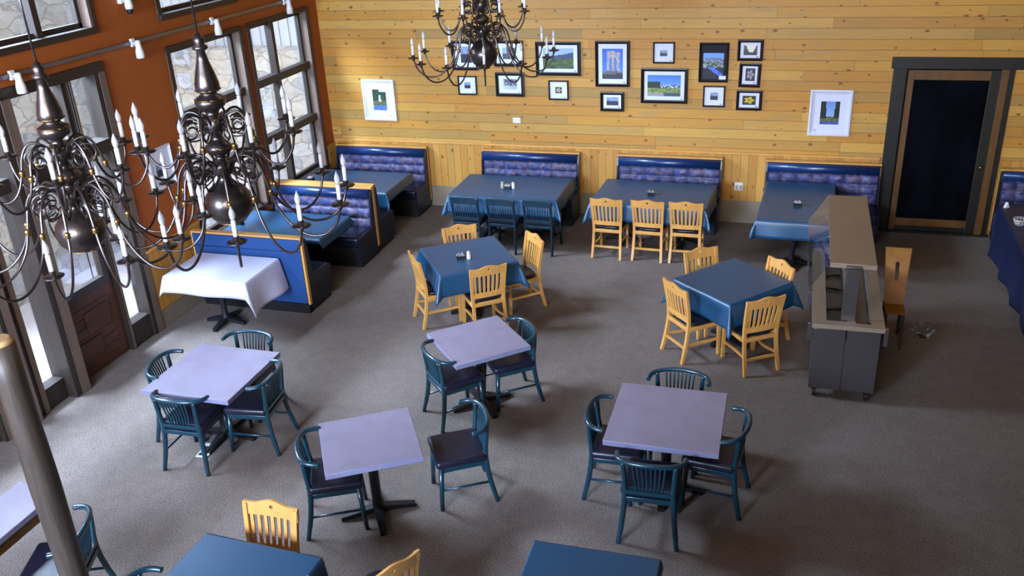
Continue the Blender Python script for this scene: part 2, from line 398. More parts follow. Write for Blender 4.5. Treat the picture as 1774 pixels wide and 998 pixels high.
# entrance unit on the left wall: door with sidelights and transom
def entrance(n, y0, y1, door_y, lights, posts, transom_mul, zt=3.27):
    b = NB()
    box(b, -.16, .045, y0-.03, y1+.03, zt-.08, zt+.03, .004)
    box(b, -.16, .04, y0, y1, 2.34, 2.48, .006)
    for ym in transom_mul: box(b, -.15, -.03, ym-.04, ym+.04, 2.48, zt-.05, .004)
    for a, c, zb in lights: box(b, -.15, .0, a, c, 0, zb, .004)
    f = struct('window_%d' % n, b, 'dark_wood')
    b = NB()
    for a, c, px in posts:
        box(b, -.16, px-.012, a, c, 0, zt-.05, .006)
        box(b, px-.013, px, a+.4*(c-a), c+.002, 0, zt-.05, .004, mi=1)  # pale strip paints the lit room face, dark core the shaded side
    obj('door_post', b, None, f, mats=[M['dark_wood'], M['reveal']])
    b = NB(); box(b, -.125, -.119, y0+.03, y1-.03, 2.48, zt-.05)
    for a, c, zb in lights: box(b, -.035, -.029, a, c, zb, 2.34)
    obj('window_pane', b, 'glass', f)
    d0, d1 = door_y
    b = NB(); box(b, -.12, -.05, d0, d1, 0.01, .92, .004)
    for k in range(6): box(b, -.05, -.045+.004*(k % 2), d0+.12, d1-.12, .12+k*.115, .225+k*.115, .005)
    box(b, -.05, -.03, d0+.14, d0+.5, .2, .42, .008); box(b, -.05, -.03, d1-.55, d1-.16, .5, .74, .008)
    dd = struct('door_%d' % n, b, 'door_wood')
    b = NB()
    box(b, -.125, -.045, d0, d0+.11, .92, 2.34, .004); box(b, -.125, -.045, d1-.11, d1, .92, 2.34, .004)
    box(b, -.125, -.045, d0+.11, d1-.11, 2.2, 2.34, .004); box(b, -.125, -.045, d0+.11, d1-.11, .92, 1.02, .004)
    obj('door_stile', b, 'dark_wood', dd)
    b = NB(); box(b, -.09, -.084, d0+.11, d1-.11, 1.02, 2.2); obj('door_pane', b, 'glass', dd)
    b = NB(); tube(b, catmull([(-.045, d0+.06, 1.0), (0, d0+.06, 1.0), (.005, d0+.06, .9), (.0, d0+.06, .82), (-.045, d0+.06, .82)], 5), .009)
    obj('door_handle', b, 'brass', dd)
entrance(8, -6.93, -4.97, (-6.36, -5.49), [(-5.44, -5.09, .3), (-6.86, -6.56, .24)],
         [(-5.09, -4.93, .035), (-5.485, -5.44, .02), (-6.56, -6.36, .13), (-6.98, -6.86, .03)], (-6.3, -5.5))
entrance(9, -8.75, -7.05, (-8.15, -7.45), [(-7.38, -7.16, .3), (-8.6, -8.25, .3)],
         [(-7.16, -7.02, .08), (-7.45, -7.38, .03), (-8.25, -8.15, .05), (-8.8, -8.6, .03)], (-7.9,))
# back-right door
b = NB()
box(b, 8.53, 8.70, -.045, .02, 0, 2.45, .005); box(b, 8.50, 10.9, -.05, .02, 2.32, 2.47, .005)
box(b, 8.53, 10.02, -.06, .2, 0, .03)
struct('trim_6', b, 'door_black')
b = NB(); box(b, 8.72, 8.80, -.02, .03, .03, 2.30, .004); box(b, 8.80, 9.72, -.02, .03, 2.17, 2.30, .004)
box(b, 9.72, 9.84, -.02, .03, .03, 2.30, .004, mi=1); box(b, 8.80, 9.72, -.02, .03, .10, .21, .004)
box(b, 8.80, 9.72, .0, .03, .03, .10, mi=1)
d = struct('door_1', b, mats=[M['door_gold'], M['door_black']])
b = NB(); box(b, 8.80, 9.72, .0, .012, .21, 2.17); obj('door_pane', b, 'door_glass', d)
b = NB(); lathe(b, [(-.03, .012), (-.012, .012), (-.01, .026), (.012, .026), (.02, .012)], 12)
bmesh.ops.rotate(b, verts=b.verts[:], matrix=Matrix.Rotation(R(90), 3, 'X')); bmesh.ops.translate(b, verts=b.verts[:], vec=(9.78, -.05, 1.0)); obj('door_knob', b, 'brass', d)
b = NB(); box(b, 9.84, 9.93, -.05, .02, .03, 2.32, .004); box(b, 9.93, 10.0, -.03, .02, 0, 2.32, .004, mi=1)
struct('trim_7', b, mats=[M['door_gold'], M['door_black']])
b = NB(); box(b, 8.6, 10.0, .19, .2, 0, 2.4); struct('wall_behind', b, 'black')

# ------------------------------------------------------------------ outside
b = NB(); box(b, -12, -.2, -20, 8, -.25, -.12); o = obj('ground', b, 'ground'); o['kind'] = 'structure'
b = NB()
prism(b, [(-16, -.12), (-1.75, -.12), (-1.75, 4.1), (-2.1, 4.35), (-16, 4.6)], 'x', -3.1, -2.6)
bmesh.ops.triangulate(b, faces=b.faces[:])
tag(obj('stone_wall', b, 'stone'), 'tall pale fieldstone wall outside beyond the entrance door and upper window', 'stone wall')
b = NB(); box(b, -9, -.22, 1.2, 1.7, -.12, 2.28); tag(obj('stone_wall', b, 'stone'), 'low pale fieldstone retaining wall outside, seen through the two right windows', 'stone wall')
b = NB(); box(b, -9, -.22, 1.74, 1.78, -.1, 5.0)
for k in range(44): box(b, -9+k*.2, -8.98+k*.2, 1.715, 1.74, -.1, 5.0)
tag(obj('fence', b, 'white_fence'), 'tall white board fence standing above the outdoor stone wall', 'fence')

# ------------------------------------------------------------------ chairs
def leg4(bm_fn, m, t):
    for q in bm_fn: obj('leg', q, m, t)
def green_chair(style):
    t = thing('dining_chair', '', 'chair')
    m = 'green' if style == 'bent' else 'green_dark'
    zt = .75 if style == 'bent' else .80
    for s in (-1, 1):
        b = NB()
        if style == 'bent':
            tube(b, catmull([(s*.232, -.27, 0), (s*.205, -.222, .22), (s*.19, -.198, .44), (s*.195, -.21, .6), (s*.205, -.222, .755)], 5), [.020, .023, .024, .021, .019], 10)
        else:
            tube(b, catmull([(s*.205, -.27, 0), (s*.195, -.22, .22), (s*.19, -.2, .44), (s*.193, -.225, .62), (s*.198, -.262, .815)], 5), .019, 8)
        obj('leg', b, m, t)
        b = NB(); tube(b, [(s*.205, .215, 0), (s*.19, .19, .42)], [.019, .023], 10); obj('leg', b, m, t)
    b = NB()
    box(b, -.2, .2, .165, .2, .375, .42, .006); box(b, -.205, -.17, -.2, .19, .375, .42, .006); box(b, .17, .205, -.2, .19, .375, .42, .006)
    box(b, -.195, .195, -.215, -.18, .38, .425, .006)
    obj('seat_frame', b, m, t)
    b = NB(); box(b, -.228, .228, -.207, .232, .42, .497, .032, 4)
    for v in b.verts:
        if v.co.z > .48: v.co.z += .014*max(0, 1-(v.co.x/.22)**2)*max(0, 1-(v.co.y/.22)**2)
    obj('seat', b, 'seat_vinyl', t)
    for s in (-1, 1):
        b = NB(); tube(b, [(s*.207, -.228, .2), (s*.199, .2, .2)], .011, 8); obj('stretcher', b, m, t)
    b = NB()
    if style == 'bent':
        half = [(.268, -.085, .745), (.262, -.14, .752), (.235, -.195, .76), (.17, -.238, .767), (.08, -.26, .772), (0, -.266, .774)]
        pts = [(-x, y, z) for x, y, z in half]+[(x, y, z) for x, y, z in half[::-1][1:]]
        tube(b, catmull(pts, 4), .0205, 10); obj('top_rail', b, m, t)
        b = NB(); bar(b, (-.19, -.205, .475), (.19, -.205, .475), .03, .032); obj('back_rail', b, m, t)
        for k in range(8):
            u = (k-3.5)/3.5
            xt = u*.128; yt = -.266+.03*(u*.5)**2*2; xb = u*.10
            b = NB(); tube(b, catmull([(xb, -.205, .485), ((xb+xt)/2, -.215, .6), (xt, yt+.004, .77)], 4), .0082, 6); obj('spindle', b, m, t)
    else:
        pts = [(x, -.262-.018*(1-(x/.2)**2), .765+.010*math.cos(x/.2*PI/2)) for x in [(-.2+.4*i/10) for i in range(11)]]
        ribbon(b, pts, .022, .09); obj('top_rail', b, m, t)
        b = NB(); bar(b, (-.19, -.206, .49), (.19, -.206, .49), .022, .04); obj('back_rail', b, m, t)
        for k in range(9):
            u = (k-4)/4
            b = NB(); tube(b, [(u*.145, -.207, .50), (u*.15, -.272+.01*u*u, .735)], .0075, 6); obj('spindle', b, m, t)
    remember(t); return t
def wood_chair():
    t = thing('dining_chair', '', 'chair'); m = 'chair_wood'
    for s in (-1, 1):
        b = NB()
        ribbon(b, catmull([(s*.20, -.28, 0), (s*.192, -.235, .2), (s*.188, -.205, .42), (s*.195, -.215, .6), (s*.207, -.262, .865)], 5), .032, .034, up=(1, 0, 0))
        obj('leg', b, m, t)
        b = NB(); ribbon(b, [(s*.19, .2, 0), (s*.19, .195, .2), (s*.19, .19, .415)], [.028, .036], .034, up=(1, 0, 0)); obj('leg', b, m, t)
    b = NB(); box(b, -.207, .207, .16, .215, .37, .418, .008); box(b, -.21, -.175, -.2, .2, .37, .418, .008); box(b, .175, .21, -.2, .2, .37, .418, .008)
    box(b, -.195, .195, -.222, -.19, .37, .418, .008); obj('seat_frame', b, m, t)
    b = NB()
    poly = []
    for k in range(28):
        a = 2*PI*k/28; c, s = math.cos(a), math.sin(a)
        poly.append((.205*abs(c)**.5*(1 if c > 0 else -1), .01+.205*abs(s)**.5*(1 if s > 0 else -1)))
    rings = [(.418, .97), (.435, 1.0), (.452, .97), (.462, .85), (.466, .5)]
    rv = [[b.verts.new((x*q, .01+(y-.01)*q, z)) for x, y in poly] for z, q in rings]
    for i in range(len(rv)-1):
        for k in range(28):
            f = b.faces.new((rv[i][k], rv[i][(k+1) % 28], rv[i+1][(k+1) % 28], rv[i+1][k])); f.smooth = True
    b.faces.new(rv[0][::-1]); b.faces.new(rv[-1]); obj('seat', b, 'navy_vinyl', t)
    # crest rail with arched top and round hole
    b = NB(); n = 32; W = .226; rh = .016; zc = .848
    def top(x):
        u = abs(x)/W
        return .872+.028*(.5+.5*math.cos(min(1, u/.62)*PI)) + (.006*((u-.62)/.38) if u > .62 else 0)
    def back(x, z): return -.222-.05*(z-.56)/.3-.02*(1-(x/W)**2)
    xs = sorted(set([round(-W+2*W*i/n, 5) for i in range(n+1) if abs(-W+2*W*i/n) > rh+.002]+[round(rh*math.cos(PI*k/6), 5) for k in range(7)]))
    cache = {}
    def V(x, z, o):
        k = (round(x, 5), round(z, 5), o)
        if k not in cache: cache[k] = b.verts.new((x, back(x, z)+o*.02, z))
        return cache[k]
    def cell(x0, x1, a0, a1, c0, c1):
        # quad between lower (a) and upper (c) at x0,x1 ; both sides
        for o in (0, 1):
            q = [V(x0, a0, o), V(x1, a1, o), V(x1, c1, o), V(x0, c0, o)]
            q = list(dict.fromkeys(q))
            if len(q) > 2: b.faces.new(q)
        for p, r in (((x0, a0), (x1, a1)), ((x0, c0), (x1, c1))):
            if p != r: b.faces.new((V(*p, 0), V(*r, 0), V(*r, 1), V(*p, 1)))
    zb = .775
    for x0, x1 in zip(xs[:-1], xs[1:]):
        if x0 >= -rh-1e-6 and x1 <= rh+1e-6:
            h0 = math.sqrt(max(0, rh*rh-x0*x0)); h1 = math.sqrt(max(0, rh*rh-x1*x1))
            cell(x0, x1, zb, zb, zc-h0, zc-h1); cell(x0, x1, zc+h0, zc+h1, top(x0), top(x1))
        else: cell(x0, x1, zb, zb, top(x0), top(x1))
    for x in (-W, W): b.faces.new((V(x, zb, 0), V(x, top(x), 0), V(x, top(x), 1), V(x, zb, 1)))
    obj('top_rail', b, m, t)
    b = NB()
    pts = [(-.195+.39*i/8, -.208-.016*(1-((-.195+.39*i/8)/.2)**2), .515) for i in range(9)]
    ribbon(b, pts, .022, .06); obj('back_rail', b, m, t)
    for k in range(7):
        x = (k-3)*.0535
        b = NB(); y0 = -.21-.014*(1-(x/.2)**2); y1 = back(x, .78)+.01
        ribbon(b, [(x*.94, y0, .54), (x, (y0+y1)/2-.002, .66), (x*1.03, y1, .785)], .011, .026, up=(1, 0, 0)); obj('slat', b, m, t)
    for s in (-1, 1):
        b = NB(); ribbon(b, catmull([(s*.192, -.23, .2), (s*.165, -.02, .185), (s*.19, .195, .2)], 5), .02, .028); obj('stretcher', b, m, t)
    b = NB(); ribbon(b, catmull([(-.19, -.235, .17), (0, -.225, .165), (.19, -.235, .17)], 4), .02, .028); obj('stretcher', b, m, t)
    remember(t); return t
def place(first, rear, th, label, group):
    """rear = point between the back feet, th = heading of the chair's own x axis"""
    a = R(th); f = Vector((-math.sin(a), math.cos(a), 0))
    loc = Vector((rear[0], rear[1], 0))+f*.265
    if first.get('used') is None:
        first['used'] = 1; first.location = loc; first.rotation_euler = (0, 0, a); first['label'] = label; first['group'] = group
        del first['used']; USED.add(first.name); return first
    return dup(first, loc, th, label, group)
USED = set()
def place_c(proto, rear, th, label, group):
    a = R(th); f = Vector((-math.sin(a), math.cos(a), 0)); loc = Vector((rear[0], rear[1], 0))+f*.265
    if proto.name not in USED:
        USED.add(proto.name); proto.location = loc; proto.rotation_euler = (0, 0, a); proto['label'] = label; proto['group'] = group
        return proto
    return dup(proto, loc, th, label, group)
GC = green_chair('bent'); GS = green_chair('slat'); WC = wood_chair()
g1 = 'green bentwood chairs around the bare tables'
for rear, th, lab in [
    ((2.14, -7.47), 2, 'green bentwood chair with its back to the camera at the leftmost bare table'),
    ((2.83, -6.80), 97, 'green bentwood chair on the right side of the leftmost bare table'),
    ((1.50, -6.86), -80, 'green bentwood chair on the window side of the leftmost bare table'),
    ((2.15, -6.07), 181, 'green bentwood chair on the far side of the leftmost bare table, near the white tablecloth'),
    ((3.63, -7.84), -63, 'green bentwood chair tucked at the left of the front lavender table'),
    ((4.98, -7.00), 122.5, 'green bentwood chair standing pulled out to the right of the front lavender table'),
    ((4.10, -6.15), -45, 'green bentwood chair at the left of the middle bare table below the wooden chairs'),
    ((4.92, -5.36), 129, 'green bentwood chair at the right of the middle bare table below the wooden chairs'),
    ((5.82, -6.77), -88, 'green bentwood chair on the left side of the rightmost bare table'),
    ((6.45, -7.47), 2, 'green bentwood chair with its back to the camera at the rightmost bare table'),
    ((7.15, -6.74), 84, 'green bentwood chair on the right side of the rightmost bare table'),
    ((6.50, -5.95), 181, 'green bentwood chair on the far side of the rightmost bare table'),
    ((2.60, -9.10), 112, 'green bentwood chair half hidden behind the log post, bottom left'),
    ((3.27, -9.62), -86, 'green bentwood chair of which only a rail tip shows left of the nearest blue table')]:
    place_c(GC, rear, th, lab, g1)
for i, (rear, w) in enumerate([((2.93, -1.83), 'leftmost'), ((3.46, -1.82), 'middle'), ((3.99, -1.80), 'rightmost')]):
    place_c(GS, rear, -2, '%s dark green straight chair pushed under the second booth table' % w, 'dark green chairs at the booth table')
g2 = 'honey wooden slat-back chairs'
for rear, th, lab in [
    ((4.96, -1.75), -3, 'leftmost honey wooden chair of the row at the third booth table'),
    ((5.52, -1.74), -3, 'middle honey wooden chair of the row at the third booth table'),
    ((6.03, -1.73), 0, 'rightmost honey wooden chair of the row at the third booth table'),
    ((4.10, -4.25), 38, 'honey wooden chair with its back to the camera at the central cloth-covered table'),
    ((4.37, -3.23), 133, 'honey wooden chair at the right of the central cloth-covered table, seen from its side'),
    ((3.13, -4.12), -51, 'honey wooden chair at the left of the central cloth-covered table'),
    ((3.32, -3.08), 213, 'honey wooden chair on the far side of the central table, only its back showing'),
    ((7.18, -4.50), 35, 'honey wooden chair with its back to the camera at the cloth-covered table by the buffet'),
    ((6.23, -4.33), -49, 'honey wooden chair at the left of the cloth-covered table by the buffet'),
    ((6.39, -3.32), 219, 'honey wooden chair on the far left side of the cloth-covered table by the buffet'),
    ((7.30, -3.53), 129, 'honey wooden chair wedged between the cloth-covered table and the buffet'),
    ((3.90, -8.68), 180, 'honey wooden chair on the far side of the nearest blue table, bottom left'),
    ((5.02, -9.06), 58, 'honey wooden chair cut off by the bottom edge, right of the nearest blue table'),
    ((4.54, -9.50), 92, 'honey wooden chair cut by the bottom edge, one back corner peeking beside blue table')]:
    place_c(WC, rear, th, lab, g2)

# ------------------------------------------------------------------ tables
def pedestal(t, x=0, y=0, h=.72, r=.036, arm=.3):
    b = NB(); lathe(b, [(.05, .055), (.09, .045), (.12, r), (h-.02, r), (h-.01, .06), (h, .06)], 14, (x, y, 0)); obj('pedestal', b, 'iron', t)
    b = NB()
    for k in range(4):
        a = k*PI/2; d = Vector((math.cos(a), math.sin(a), 0)); s = Vector((-d.y, d.x, 0)); o = Vector((x, y, 0))
        P = []
        for q, w, z0, z1 in ((.03, .035, .03, .085), (arm*.55, .032, .022, .062), (arm, .026, 0, .036)):
            P.append([b.verts.new(o+d*q+s*w*i+Vector((0, 0, z))) for i, z in ((-1, z0), (1, z0), (1, z1), (-1, z1))])
        for i in range(2):
            for j in range(4): b.faces.new((P[i][j], P[i][(j+1) % 4], P[i+1][(j+1) % 4], P[i+1][j]))
        b.faces.new(P[0][::-1]); b.faces.new(P[-1])
    obj('table_base', b, 'iron', t)
def bare_table(x, y, th, w, h, label, pth=0, mm='laminate'):
    t = thing('dining_table', label, 'table', (x, y, 0), th, 'bare laminate tables')
    b = NB(); box(b, -w/2, w/2, -h/2, h/2, .702, .75, .004, 2)
    o = obj('tabletop', b, mats=[M[mm], M['laminate_edge']], parent=t)
    for p in o.data.polygons:
        if abs(p.normal.z) < .5: p.material_index = 1
    b = NB(); box(b, -.2, .2, -.04, .04, .69, .702); box(b, -.04, .04, -.2, .2, .69, .702); obj('top_bracket', b, 'iron', t)
    pedestal(t, h=.69, r=.043, arm=.32); return t
bare_table(2.17, -6.85, .3, .92, .93, 'bare lavender-grey square table nearest the windows, with four green chairs')
bare_table(4.156, -7.584, 32, .78, .775, 'bright lavender square table in front with one chair pulled away from it')
bare_table(4.47, -5.723, 42.7, .79, .78, 'bare lavender-grey table just in front of the central blue-clothed table')
bare_table(6.487, -6.70, .6, .92, .93, 'bare grey square table with four green chairs, right of the centre')
t = bare_table(1.86, -9.42, 0, .40, 1.34, 'bare lavender table cut by the left edge behind the log post')
b = NB(); box(b, -.17, .17, -.62, .62, .60, .69, .004); obj('apron', b, 'door_gold', t)

def cloth_bm(W, H, dr, nx=None, step=.035, flare=.13, ear=.42, wave=.012, seed=0):
    """rectangular tablecloth; dr = drops (left, right, near, far)"""
    rnd = random.Random(seed); l, r, n, f = dr
    def axis(half, d0, d1):
        a = [-half-d0+d0*i/max(1, int(d0/step)) for i in range(int(d0/step))] if d0 > 0 else []
        m = [-half+2*half*i/max(2, int(2*half/.09)) for i in range(int(2*half/.09)+1)]
        m = [-half, -half+.012, -half+.03]+[-half+2*half*i/12 for i in range(1, 12)]+[half-.03, half-.012, half]
        c = [half+d1*(i+1)/max(1, int(d1/step)) for i in range(int(d1/step))] if d1 > 0 else []
        return a+m+c
    xs = axis(W/2, l, r); ys = axis(H/2, n, f); b = bmesh.new(); g = []
    ph = [rnd.uniform(0, 6) for _ in range(6)]
    for x in xs:
        row = []
        for y in ys:
            ex = max(0, abs(x)-W/2); ey = max(0, abs(y)-H/2); sx = 1 if x > 0 else -1; sy = 1 if y > 0 else -1
            cx = max(-W/2, min(W/2, x)); cy = max(-H/2, min(H/2, y)); rr = math.hypot(ex, ey)
            if rr < 1e-6:
                row.append(b.verts.new((cx, cy, 0))); continue
            phi = math.atan2(ey, ex); k = math.sin(2*phi)**2
            fl = flare+(ear-flare)*k
            s = cx*1.0 if ey > ex else cy
            wv = wave*math.sin(s*9+ph[0 if ey > ex else 1])*(rr/.3)*(1-k)
            o = fl*rr*(1-.25*rr)+wv+.006
            z = -math.sqrt(max(1e-6, rr*rr-(fl*rr)**2))
            row.append(b.verts.new((cx+sx*math.cos(phi)*o, cy+sy*math.sin(phi)*o, z)))
        g.append(row)
    for i in range(len(xs)-1):
        for j in range(len(ys)-1):
            fa = b.faces.new((g[i][j], g[i+1][j], g[i+1][j+1], g[i][j+1])); fa.smooth = True
    return b
def cloth_table(x, y, th, w, h, dr, tlabel, clabel, m='cloth', peds=((0, 0),), z=.75, **k):
    t = thing('dining_table', tlabel, 'table', (x, y, 0), th, 'tables under cloths')
    b = NB(); box(b, -w/2+.004, w/2-.004, -h/2+.004, h/2-.004, z-.038, z-.004, .004); obj('tabletop', b, 'laminate', t)
    for p in peds: pedestal(t, p[0], p[1], h=z-.038, arm=.27)
    c = obj('tablecloth', cloth_bm(w, h, dr, **k), m); c.location = (x, y, z); c.rotation_euler = (0, 0, R(th))
    so = c.modifiers.new('thickness', 'SOLIDIFY'); so.thickness = .002; so.offset = 1
    tag(c, clabel, 'tablecloth', 'blue tablecloths' if m == 'cloth' else None); return t
cloth_table(3.644, -3.664, 36.3, .962, .934, (.27, .25, .27, .24), 'square table under the central blue tablecloth with four wooden chairs', 'blue tablecloth on the central square table holding a white shaker and black caddy', seed=1)
cloth_table(6.80, -3.83, 49, .93, .87, (.27, .27, .27, .27), 'square table under the blue tablecloth beside the steel buffet', 'blue tablecloth with long hanging corners on the square table beside the buffet', seed=2)
cloth_table(3.40, -1.064, .6, 1.62, 1.01, (.22, .2, .26, .1), 'long table under cloth at the second booth, three dark green chairs', 'blue tablecloth on the booth table with three dark green chairs', peds=((-.42, 0), (.42, 0)), seed=3)
cloth_table(5.50, -1.04, -2, 1.59, 1.03, (.22, .2, .26, .1), 'long table under cloth at the third booth, three wooden chairs', 'blue tablecloth on the booth table with three honey wooden chairs', peds=((-.42, 0), (.42, 0)), seed=4)
cloth_table(7.44, -1.07, -2.4, .93, 1.64, (.16, .1, .24, .1), 'long table under cloth at the fourth booth, partly behind the buffet', 'blue tablecloth on the booth table behind the buffet, hanging deep at its front', peds=((0, -.42), (0, .42)), seed=5)
cloth_table(.86, -1.14, 0, 1.56, .96, (.0, .15, .24, .03), 'booth table in the far left corner under the window', 'blue tablecloth on the far corner booth table below the window', peds=((0, 0),), seed=6)
cloth_table(.80, -3.08, 0, 1.50, .88, (.0, .14, .06, .06), 'booth table between the two left benches under the window', 'pale-lit blue tablecloth on the booth table between the two left benches', peds=((0, 0),), seed=7)
cloth_table(.79, -4.60, 0, 1.12, .76, (.18, .40, .20, .0), 'small table under the white tablecloth beside the booth back', 'white tablecloth draped over the small table by the orange wall', m='white_cloth', peds=((-.08, 0),), z=.76, flare=.2, ear=.34, wave=.02, seed=8)
cloth_table(3.965, -9.41, -2, .94, .92, (.08, .24, .06, .015), 'nearest table under bright blue cloth, cut by the bottom left edge', 'bright blue tablecloth on the nearest table, bottom left of the photo', seed=9)
cloth_table(6.262, -8.90, 1, .87, .90, (.06, .08, .06, .02), 'table under dark blue cloth cut by the bottom edge, right of centre', 'darker blue tablecloth at the bottom edge, right of centre', seed=10)

# ------------------------------------------------------------------ booth benches
def bench(w, loc, rz, label, back=False):
    t = thing('booth_bench', label, 'bench', loc, rz, 'upholstered booth benches')
    b = NB(); box(b, .02, w-.02, -.56, -.02, 0, .30, .004); obj('base', b, 'black', t)
    b = NB(); box(b, .02, w-.02, -.62, -.10, .30, .46, .04, 3); obj('seat', b, 'navy_vinyl', t)
    b = NB(); cols = max(4, round(w/.21)); rows = 3; z0, z1 = .43, .865; nx = cols*8; nz = rows*8; g = []
    for i in range(nx+1):
        row = []
        for j in range(nz+1):
            x = .03+(w-.06)*i/nx; z = z0+(z1-z0)*j/nz
            u = (i/8) % 1; v = (j/8) % 1
            bul = .045*(abs(math.sin(PI*v)))**.45*(.42+.58*abs(math.sin(PI*u))**.6)
            row.append(b.verts.new((x, -.135+.05*(z-z0)/(z1-z0)-bul, z)))
        g.append(row)
    for i in range(nx):
        for j in range(nz):
            f = b.faces.new((g[i][j], g[i+1][j], g[i+1][j+1], g[i][j+1])); f.smooth = True
    # close to the back board
    ring = [g[i][0] for i in range(nx+1)]+[g[nx][j] for j in range(1, nz+1)]+[g[i][nz] for i in range(nx-1, -1, -1)]+[g[0][j] for j in range(nz-1, 0, -1)]
    rb = [b.verts.new((v.co.x, -.03, v.co.z)) for v in ring]
    for i in range(len(ring)): b.faces.new((ring[i], ring[(i+1) % len(ring)], rb[(i+1) % len(ring)], rb[i]))
    b.faces.new(rb); obj('backrest', b, 'tuft', t)
    b = NB()
    prof = [(-.03, .862), (-.11, .862), (-.145, .885), (-.155, .925), (-.145, .965), (-.11, .99), (-.03, .995)]
    A = [b.verts.new((.03, p[0], p[1])) for p in prof]; B = [b.verts.new((w-.03, p[0], p[1])) for p in prof]
    b.faces.new(A); b.faces.new(B[::-1])
    for i in range(len(prof)):
        f = b.faces.new((A[i], A[(i+1) % len(prof)], B[(i+1) % len(prof)], B[i])); f.smooth = 0 < i < 5
    obj('top_roll', b, 'blue_vinyl', t)
    b = NB(); box(b, .02, w-.02, -.035, -.002 if not back else -.008, .30, .995); obj('back_board', b, 'back_vinyl', t)
    b = NB(); box(b, 0, w, -.09, 0, .995, 1.02, .004); obj('wood_cap', b, 'wood_trim', t)
    for x0, x1 in ((0, .03), (w-.03, w)):
        b = NB(); box(b, x0, x1, -.05, 0, .12, .995, .004); obj('end_trim', b, 'wood_trim', t)
        b = NB(); prism(b, [(-.05, .06), (-.60, .06), (-.61, .44), (-.17, .46), (-.13, .86), (-.10, .98), (-.05, .98)], 'x', x0+.004, x1-.004); obj('end_panel', b, 'navy_vinyl', t)
    if back:
        b = NB(); box(b, .03, w-.03, -.008, .012, .84, .99, .004); box(b, .03, w-.03, -.008, .012, .14, .832, .004); obj('rear_panel', b, 'back_vinyl', t)
        b = NB(); box(b, .02, w-.02, -.1, .004, 0, .13); obj('kick_board', b, 'black', t)
    return t
bench(1.60, (.10, -.05, 0), 0, 'booth bench in the far left corner against the plank wall')
bench(1.58, (2.64, -.05, 0), 0, 'booth bench behind the three dark green chairs')
bench(1.56, (4.80, -.05, 0), 0, 'booth bench on the back wall behind the three wooden chairs')
bench(1.56, (6.97, -.05, 0), 0, 'booth bench on the back wall beside the dark door')
bench(1.60, (.09, -2.11, 0), 0, 'booth bench with patterned back facing the camera, second from the back wall')
bench(1.58, (1.67, -2.10, 0), 180, 'booth bench facing the back wall, hidden behind the patterned one')
bench(1.58, (1.67, -4.16, 0), 180, 'booth bench whose plain blue back rises behind the white tablecloth', back=True)
bench(1.60, (10.02, -.05, 0), 0, 'dark booth bench in the far right corner beyond the door')

# right-hand long table with dark cloth
cloth_table(10.42, -2.3, 0, 1.0, 3.0, (.62, .1, .6, .1), 'long table under a dark cloth along the right edge', 'very dark blue cloth hanging to the floor at the right edge', m='cloth_dark', peds=((0, -.9), (0, .9)), flare=.05, ear=.2, wave=.02, seed=11)

# ------------------------------------------------------------------ table-top things
def caddy(x, y, z, rz, label, packets=True):
    t = thing('sugar_caddy', label, 'caddy', (x, y, z), rz, 'black sugar caddies')
    b = NB(); box(b, -.05, .05, -.035, .035, 0, .006); box(b, -.05, -.045, -.035, .035, .006, .05); box(b, .045, .05, -.035, .035, .006, .05)
    box(b, -.05, .05, -.035, -.03, .006, .042); box(b, -.05, .05, .03, .035, .006, .06); obj('holder', b, 'black', t)
    b = NB()
    for k in range(7):
        x0 = -.04+k*.0115; box(b, x0, x0+.004, -.027, .027, .008, .06+.006*(k % 3), mtx=Matrix.Rotation(R(-8+3*k), 4, 'Y'))
    obj('sugar_packets', b, 'white_pl', t)
    return t
def shaker(x, y, z, label, m='white_pl'):
    t = thing('shaker', label, 'shaker', (x, y, z), 0, 'salt and pepper shakers')
    b = NB(); lathe(b, [(0, .024), (.01, .026), (.06, .024), (.075, .021)], 14); obj('body', b, m, t)
    b = NB(); lathe(b, [(.075, .022), (.088, .021), (.097, .014), (.1, .005)], 14); obj('lid', b, m, t)
    return t
M['tan_pl'] = mat('tan_ceramic', (176, 158, 136), .4, var=.03)
ZT = .753
caddy(3.385, -1.17, ZT, 0, 'black sugar caddy on the booth table with dark green chairs')
shaker(3.30, -1.16, ZT, 'tan pepper shaker left of the caddy on the second booth table', 'tan_pl')
shaker(3.465, -1.16, ZT, 'white salt shaker right of the caddy on the second booth table')
caddy(3.60, -3.80, ZT, 25, 'black caddy of white packets on the central square table')
shaker(3.70, -3.79, ZT, 'white shaker on the central square blue table')
caddy(5.475, -1.13, ZT, 10, 'black sugar caddy on the booth table with wooden chairs')
caddy(7.44, -1.27, ZT, 8, 'black sugar caddy on the booth table behind the buffet')
caddy(.20, -1.25, ZT, 5, 'black sugar caddy by the window on the far corner table')
caddy(.16, -3.20, ZT, 0, 'black sugar caddy by the window between the left benches')
shaker(.06, -3.26, ZT, 'white shaker by the window between the left benches')
t = thing('wire_basket', 'small pale wire basket on the dark cloth at the right edge', 'basket', (10.03, -1.55, ZT), 15)
b = NB()
for z, r in ((.005, .045), (.03, .06), (.06, .07), (.075, .075)):
    tube(b, [(r*math.cos(2*PI*k/16), r*math.sin(2*PI*k/16), z) for k in range(17)], .003, 5)
for k in range(12):
    a = 2*PI*k/12; tube(b, [(.045*math.cos(a), .045*math.sin(a), .005), (.062*math.cos(a), .062*math.sin(a), .035), (.075*math.cos(a), .075*math.sin(a), .075)], .0025, 5)
obj('wire_frame', b, 'white_pl', t)
b = NB(); box(b, -.03, .03, -.02, .02, .008, .05, .006, mtx=Matrix.Rotation(.4, 4, 'Z')); obj('contents', b, 'tan_pl', t)
t = thing('napkin', 'small folded white napkin at the corner of the dark cloth table', 'napkin', (9.99, -.93, ZT), 30)
